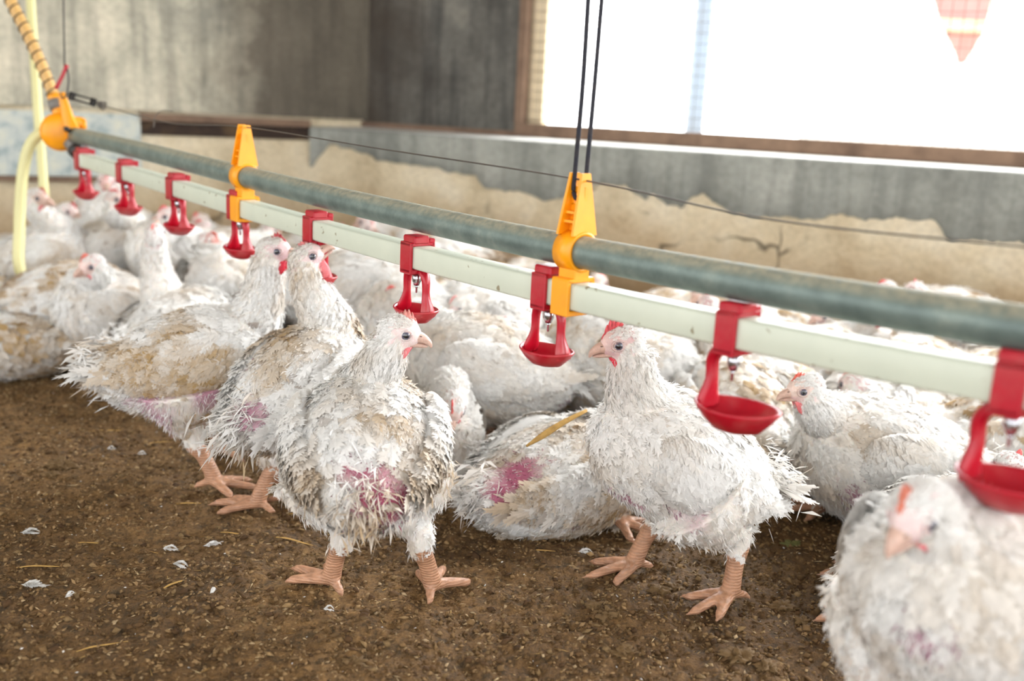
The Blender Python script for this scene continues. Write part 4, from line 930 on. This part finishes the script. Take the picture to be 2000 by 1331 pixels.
# N
hen('white hen resting behind the raised drinking hen, facing right under the pipe',PY(690,568,1.80),355,PY(806,520,1.80),(350,0),[],pitch=8,L=.29,W=1.05,HT=.95,sit=True,seed=22,dirt=.2,patches=[(PY(712,545,1.71),.013)],q=.6)
hen('hen in the second row with a red comb facing left behind the two-armed cup',PY(840,632,1.66),190,PY(770,585,1.62),(196,-6),[],pitch=8,L=.24,sit=True,seed=23,dirt=.2,comb=.010,combcol=(214,96,92),facecol=(222,176,156),q=.5)
hen('white hen in the second row turning its pale face and pink wattle to the camera',PY(955,628,1.72),226,PY(893,602,1.62),(222,-14),[],pitch=10,L=.24,sit=True,seed=24,dirt=.12,comb=.008,combcol=(228,150,146),facecol=(238,214,210),q=.5)
hen('small headed hen in the second row looking down left of the near yellow hanger',PY(1075,640,1.80),200,PY(1018,600,1.74),(280,-20),[],pitch=5,L=.24,sit=True,seed=25,dirt=.15,facecol=(226,190,182),q=.5)
# left group
hen('white hen at left turning its pinkish face and orange comb to the camera',PY(250,618,1.76),212,PY(178,520,1.68),(222,-16),[FL(232,700),FL(262,690)],pitch=18,L=.25,W=.95,seed=26,dirt=.25,comb=.009,combcol=(214,110,92),facecol=(232,196,186),q=.6)
hen('brown stained hen standing at left, head hidden by the pink faced hen',PY(112,605,1.83),8,PY(215,545,1.9),(10,-5),[FL(150,698),FL(178,690)],pitch=8,L=.29,W=1.05,HT=1.05,seed=27,dirt=1.0,patches=[(PY(90,620,1.76),.03)],q=.6,tail=1.)
hen('white hen at left stretching its brownish head up to the second cup of the line',PY(195,500,2.12),18,PY(226,392,2.06),(12,18),[FL(190,660),FL(220,655)],pitch=24,L=.25,seed=28,dirt=.35,facecol=(202,168,154),q=.5,wattle=.010)
hen('white hen at the left edge with a brownish face looking right by the hose',PY(56,525,2.02),28,PY(76,388,1.98),(-6,-6),[FL(60,620),FL(90,610)],pitch=22,L=.26,seed=29,dirt=.35,facecol=(200,160,140),combcol=(196,120,104),q=.5)
hen('clean pale faced hen looking right beside the brownish faced hen at left',PY(105,490,2.25),10,PY(136,414,2.2),(-12,-12),[],pitch=10,L=.25,sit=True,seed=30,dirt=.1,facecol=(236,206,202),q=.4)
hen('white hen seen from behind with its neck stretched straight up, tiny red comb tip',PY(345,655,1.64),68,PY(302,458,1.66),(98,48),[FL(340,725),FL(372,720)],pitch=6,L=.25,W=1.05,seed=31,dirt=.25,comb=.005,combcol=(214,100,90),q=.6,tail=.4,neckbase=PY(326,600,1.68),neckmid=[PY(306,530,1.68)],nfat=.95)
hen('hen with reddish brown face looking right under the far yellow hanger',PY(432,562,1.92),290,PY(410,474,1.90),(-8,-12),[],pitch=18,L=.24,seed=32,sit=True,dirt=.3,facecol=(196,128,108),combcol=(190,84,70),red=.6,q=.5)
hen('white hen with pale pink face looking left below the third cup from the left',PY(362,508,2.05),235,PY(326,424,2.0),(205,-5),[],pitch=22,L=.25,seed=33,dirt=.12,facecol=(240,208,202),sit=True,q=.5)
hen('hen with pinkish head seen behind the leftmost cup',PY(225,455,2.3),240,PY(207,356,2.24),(300,-12),[FL(215,630),FL(245,628)],pitch=24,L=.24,seed=34,dirt=.1,facecol=(226,176,170),q=.4)
hen('brown stained hen lying at the left edge with ragged tail feathers',PY(38,668,1.72),188,PY(-60,610,1.75),(180,-5),[],pitch=-2,L=.26,HT=.75,sit=True,seed=35,dirt=.9,q=.5,tail=1.2)
# right group
hen('cream white hen behind the one-armed drinker, beak at its nipple',PY(1515,772,1.56),205,PY(1470,700,1.50),(212,-38),[],pitch=18,L=.24,sit=True,seed=36,dirt=.7,comb=.004,facecol=(222,190,160),q=.5)
hen('hen seen from behind just above the neck of the facing left hen',PY(1690,800,1.42),60,PY(1662,752,1.42),(120,-8),[],pitch=10,L=.2,W=.8,HT=.8,sit=True,seed=37,dirt=.2,q=.4,combcol=(226,130,120))
# ---- flock behind: five poses, copied
def proto(i,**k):
    h=k.pop('h'); return hen('x',np.array((0,0,k.pop('z'))),0,np.array(h),k.pop('look'),k.pop('feet',[]),vox=.0045,q=.28,seed=50+i,**k)
PR=[proto(0,h=(.16,.0,.215),z=.082,look=(0,-5),sit=True,pitch=8,dirt=.6,facecol=(226,194,186)),
    proto(1,h=(.15,.03,.160),z=.078,look=(40,-20),sit=True,pitch=2,dirt=.9,facecol=(214,180,166)),
    proto(2,h=(.13,.0,.290),z=.140,look=(0,0),feet=[(.01,.045,0),(.0,-.045,0)],pitch=18,dirt=.3,facecol=(218,184,176)),
    proto(3,h=(.13,-.05,.190),z=.085,look=(-75,-8),sit=True,pitch=12,dirt=.8,facecol=(220,186,174)),
    proto(4,h=(.20,.02,.205),z=.135,look=(15,-15),feet=[(.02,.045,0),(-.01,-.045,0)],pitch=4,dirt=.8,facecol=(208,170,156),tail=1.3),
    proto(5,h=(.075,.055,.165),z=.078,look=(150,-15),sit=True,pitch=4,dirt=.9,facecol=(220,186,174))]
FLK=[ # x,y of the floor point, pose, turn, label
(480,590,0,200,'hen standing against the wall just left of the far yellow hanger'),
(395,592,3,300,'hen with mauve face in front of the wall between the two hoses and far hanger'),
(545,585,1,10,'low hen at the foot of the wall right of the far yellow hanger'),
(590,600,0,330,'hen behind the raised beak of the drinking hen'),
(650,610,0,350,'hen showing its head over the back of the hen resting under the pipe'),
(730,600,1,180,'cream hen by the wall above the resting hen, left of the two-armed cup'),
(800,640,0,200,'upright hen directly behind the nipple of the two-armed cup'),
(880,625,4,160,'cream hen by the wall under the middle of the grey pipe'),
(960,640,3,20,'hen between the pipes at the wall with reddish brown face'),
(870,690,1,350,'low cream hen behind the hen with red comb facing left'),
(1000,680,0,185,'hen looking left just above the pale faced hen'),
(1060,710,5,200,'tan stained hen left of the near yellow hanger near the wall'),
(1130,720,5,250,'hen behind the nipple left of the near yellow hanger'),
(1180,760,3,170,'hen behind the clamp of the near yellow hanger'),
(1290,740,5,15,'hen at the wall right of the near yellow hanger, low and tan'),
(1370,780,1,190,'cream hen above the back of the hen with drooping tail'),
(1420,850,1,30,'cream hen seen through the gap beside the arm of the one-armed drinker'),
(1480,760,1,185,'hen showing between the two pipes right of the one-armed drinker'),
(1390,900,0,100,'white hen right behind the shoulders of the striding hen'),
(1600,760,1,5,'long tan hen lying by the wall under the pipes at right'),
(1590,850,3,40,'white hen above the head of the facing left hen'),
(1720,800,1,170,'tan hen resting by the wall under the grey pipe at right'),
(1800,900,1,350,'mauve tinged tan hen directly above the back of the facing left hen'),
(1860,745,4,185,'white hen by the wall at right with its tail above the grey pipe'),
(1890,870,5,10,'white hen at right with ruffled back feathers under the pipe'),
(1960,900,1,185,'tan hen at the right edge between the resting hen and the last drinker'),
(1990,820,5,200,'white hen at the right edge against the wall'),
(1745,850,0,75,'hen seen from behind under the white pipe at right'),
(455,640,0,330,'white hen between the reddish faced hen and the profile hen'),
(120,650,1,20,'white hen in the row behind the brown stained hen'),
(15,640,0,200,'white hen at the left edge under the curved hose'),
(20,660,3,340,'white hen at the left edge behind the brown stained hen'),
(280,620,4,30,'white hen standing behind the stretched neck'),
(310,600,1,190,'low hen at the wall behind the third cup from the left'),
(160,605,2,280,'hen at the back wall beneath the leftmost cup'),
(60,600,0,10,'hen at the back wall between the two pale hoses'),
(1230,800,1,180,'hen glimpsed behind the striding hen head'),
(700,680,4,350,'white hen behind the neck of the hen seen from behind'),
]
used=set()
FP=np.array([FL(a[0],a[1])[:2] for a in FLK]); HP=np.array(REG[:-6])
for it in range(80):     # nobody stands inside a neighbour or a wall
    for i in range(len(FP)):
        for o in list(FP[:i])+list(FP[i+1:]):
            d=FP[i]-o; l=np.linalg.norm(d)
            if l<.20: FP[i]+=d/(l+1e-6)*(.20-l)*.3
        for o in HP:
            d=FP[i]-o; l=np.linalg.norm(d)
            if l<.19: FP[i]+=d/(l+1e-6)*(.19-l)*.5
        for nn in(nL,nR):
            dd=float(np.dot(FP[i]-C0[:2],nn[:2]))
            if dd<.15: FP[i]+=nn[:2]*(.15-dd)
for i,(x,y,k,rz,lb) in enumerate(FLK):
    p=FP[i]; sc=.92+.14*((i*37)%10)/10
    if k in used: dup(PR[k],p[0],p[1],rz,sc,lb,'hens of the flock behind')
    else:
        used.add(k); r=PR[k]; r['label']=lb; r['group']='hens of the flock behind'; r.location=(p[0],p[1],0); r.rotation_euler=(0,0,math.radians(rz)); r.scale=(sc,)*3
# ------------------------------------------------------------------ things lying on the litter
def frame_at(x,y,az,L_,w,h=.0):
    p=FL(x,y); z=float(fh(p[0],p[1])); return np.array((p[0],p[1],z+h)),np.array((math.cos(az),math.sin(az),0))
def straw(x,y,az,ln,w,label):
    c,d=frame_at(x,y,math.radians(az),ln,w,w*.6); s=np.cross(Z3,d)
    P=[c-d*ln/2,c-d*ln*.2+s*ln*.03+Z3*.001,c+d*ln*.2-s*ln*.01+Z3*.001,c+d*ln/2]
    o=obj('straw_piece',*loft(P,[w*.6,w,w*.9,w*.35],[w*.4,w*.55,w*.5,w*.25],s,8,12),M['straw']); tag(o,label,'straw','straw pieces on the litter')
for a in [(598,1020-22,12,.045,.0011,'thin pale straw left of the foot of the drinking hen'),(378,982,10,.05,.0011,'thin pale straw in front of the drinking hen, left'),(310,860,28,.04,.0011,'short straw behind the foot of the profile hen'),(180,1050,6,.05,.001,'thin straw lying at left centre of the floor'),(345,1133,50,.03,.0016,'broad wood splinter left of the hen seen from behind'),(80,1100,10,.05,.0012,'brownish stick near the left edge of the floor'),(575,1060,-20,.05,.0013,'stick by the toes of the hen seen from behind'),(200,1260,30,.045,.001,'thin straw at the lower left'),(1580,945,-25,.035,.0012,'straw under the head of the resting right hen'),(460,1037,-10,.045,.0011,'brown straw below the drinking hen foot'),(220,835,12,.07,.0013,'long brown stalk behind the profile hen at left'),(1060,1082,5,.03,.0009,'thin straw between the two big foreground hens')]: straw(*a)
o_=[PY(1028,872,1.10),PY(1062,850,1.115),PY(1100,826,1.13),PY(1146,802,1.15)]
o=obj('straw_piece',*loft(o_,[.0015,.0042,.0036,.002],[.001,.0016,.0014,.001],f_*.2+Z3,8,14),M['straw']); tag(o,'long yellow straw lying across the back of the sitting soiled hen','straw','straw pieces on the litter')
def plume(x,y,az,ln,label,sd=3):
    rng=np.random.default_rng(sd); c,d=frame_at(x,y,math.radians(az),ln*.8,0,.0035); ln*=.85; s=np.cross(Z3,d); mb=[]
    n=260; t=rng.random(n); sg=rng.choice([-1,1],n); pos=c+d*((t-.4)*ln)[:,None]+Z3*(.004*np.sin(t*3))[:,None]
    dr=d*.9+s*(sg*1.)[:,None]+Z3*rng.uniform(0,.5,(n,1)); L4=[fuzz(pos,dr,ln*.34*(1.15-t)*rng.uniform(.6,1.2,n),np.full(n,.0003),np.tile(WHITE,(n,1)),rng)]
    L4.append(barbset(np.array([c-d*ln*.5]),np.array([d]),np.array([Z3]),np.array([ln*1.2]),np.array([ln*.15]),np.array([.05]),np.array([.0]),WHITE[None]*.95,rng,12))
    V_,F_,C_,U_=cat4(L4); o=link('loose_feather',mkmesh('loose_feather',V_,F_,C_,U_),M['feather']); tag(o,label,'feather','loose feathers on the litter')
for i,a in enumerate([(412,1062,15,.022,'white loose feather curled on the litter below the drinking hen'),(350,1106,-20,.022,'small bluish white feather left of the hen seen from behind'),(62,1142,-10,.030,'white feather with long quill near the left edge'),(56,1035,8,.024,'flat pale feather at the left edge of the floor'),(135,1166,60,.012,'tiny white down tuft at lower left'),(275,883,10,.012,'tiny white down tuft behind the profile hen'),(215,874,0,.012,'small down tuft left of the profile hen foot'),(640,1195,0,.012,'tiny down tuft under the toes of the hen seen from behind'),(1140,1088,0,.018,'pale feather scrap beside the striding hen front foot'),(1310,1050,60,.016,'tiny white feather between the striding hen legs'),(415,1155,70,.01,'tiny down tuft at left centre of the floor'),(330,1075,-5,.02,'thin pale feather on the litter left of centre')]): plume(*a,sd=i)
# chips, fibres and crumbs nobody could count
rng=np.random.default_rng(99)
def chips(name,n,lnr,wr,hr,cols,label,cat,region=((-1.15,.95),(.70,2.05)),lift=.35):
    X=rng.uniform(*region[0],n);Y=region[1][0]+(region[1][1]-region[1][0])*rng.random(n)**1.25
    keep=np.abs(X-.02*Y)<.56*Y+.05; X=X[keep];Y=Y[keep];n=len(X)
    az=rng.uniform(0,2*math.pi,n);el=rng.normal(0,lift,n)*.6; d=np.column_stack([np.cos(az)*np.cos(el),np.sin(az)*np.cos(el),np.abs(np.sin(el))]); s=np.column_stack([-np.sin(az),np.cos(az),rng.normal(0,.4,n)]); u=np.cross(d,s)
    ln=rng.uniform(*lnr,n)*rng.uniform(.5,1,n);w=rng.uniform(*wr,n);h=rng.uniform(*hr,n); Zb=fh(X,Y)+h*.3
    c=np.column_stack([X,Y,Zb]); V=np.zeros((n,6,3))
    V[:,0]=c-d*ln[:,None]/2; V[:,1]=c+s*w[:,None]; V[:,2]=c+d*ln[:,None]/2; V[:,3]=c-s*w[:,None]; V[:,4]=c+u*h[:,None]; V[:,5]=c-u*h[:,None]
    T_=np.array([[0,1,4],[1,2,4],[2,3,4],[3,0,4],[1,0,5],[2,1,5],[3,2,5],[0,3,5]]); Fq=((np.arange(n)*6)[:,None,None]+T_[None]).reshape(-1,3)
    cc=np.array([srgb(*c_) for c_ in cols]); k=rng.integers(0,len(cols),n); C=cc[k]*rng.uniform(.7,1.2,(n,1)); C=np.repeat(C[:,None],6,1).reshape(-1,3)
    o=link(name,mkmesh(name,V.reshape(-1,3),Fq,C,None,False),M['chip']); tag(o,label,cat,None,'stuff')
chips('wood_shavings',22000,(.003,.012),(.0006,.0026),(.0003,.001),[(150,122,84),(164,138,100),(128,100,66),(104,80,52),(176,152,116)],'fine wood shavings strewn over the brown litter','shavings')
chips('litter_crumbs',38000,(.002,.009),(.0010,.0042),(.0006,.0026),[(112,86,56),(128,102,68),(98,74,46),(146,118,82)],'dark crumbs of caked litter over the floor','litter')
chips('caked_flakes',5000,(.006,.018),(.002,.0065),(.001,.0035),[(96,72,46),(120,94,62),(82,60,38),(140,114,78)],'larger dark flakes of caked litter on the floor','litter',lift=.25)
chips('straw_fibres',1800,(.010,.028),(.0003,.0008),(.0002,.0005),[(196,160,100),(150,116,66),(214,190,146)],'short straw fibres scattered on the litter','straw',lift=.2)
chips('down_scraps',700,(.002,.006),(.0006,.0016),(.0003,.0008),[(226,222,214),(206,202,198)],'white scraps of down scattered on the litter','down')
# lumps of caked droppings
def lump(x,y,r,label,sd,m='clod',green=False):
    p=FL(x,y); V=[];nu,nv_=40,22
    v,f=ellip((p[0],p[1],0),(r,0,0),(0,r*.8,0),(0,0,r*.42),nu,nv_); v=np.array(v)
    for i in range(len(v)):
        q=Vector(map(float,v[i]*(1/.008)))+Vector((sd*7,0,0)); k=.85+.7*noise.noise(q*1.3)+.5*noise.noise(q*3.1)+.3*noise.noise(q*7); v[i]=np.array((p[0],p[1],0))+(v[i]-np.array((p[0],p[1],0)))*k
    v[:,2]+=float(fh(p[0],p[1]))+r*.02
    o=obj('litter_clod',v,f,M['clod'],None,np.tile(np.array(srgb(112,88,56) if not green else srgb(112,112,66)),(len(v),1))); tag(o,label,'clod','clods of caked litter')
M['clod']=colmat('caked_litter',.75,.3)
for i,(x,y,r,lb) in enumerate([(1290,1150,.012,'dark clod just left of the striding hen rear foot'),(1318,1142,.010,'clod touching the largest dark clod between the striding hen feet'),(1345,1062,.010,'dark clod under the belly of the striding hen'),(1190,1195,.016,'wide low clod in front of the striding hen front foot'),(1160,1180,.010,'clod left of the wide low clod'),(1530,1180,.014,'clod right of the striding hen toes'),(1570,1205,.010,'small clod near the tail of the nearest hen'),(1440,1280,.016,'clod at the bottom between striding hen and nearest hen'),(1500,1300,.012,'clod at the bottom edge beside the nearest hen'),(120,905,.018,'low dark clod left of the profile hen'),(100,925,.012,'small clod beside the low dark clod at left'),(1360,1218,.008,'small clod just below the striding hen rear foot'),(690,1290,.012,'clod at the bottom centre left'),(1220,1270,.012,'clod at the bottom below the striding hen')]): lump(x,y,r,lb,i)
lump(1545,1062,.012,'greenish patch of litter under the resting right hen',77,green=True)
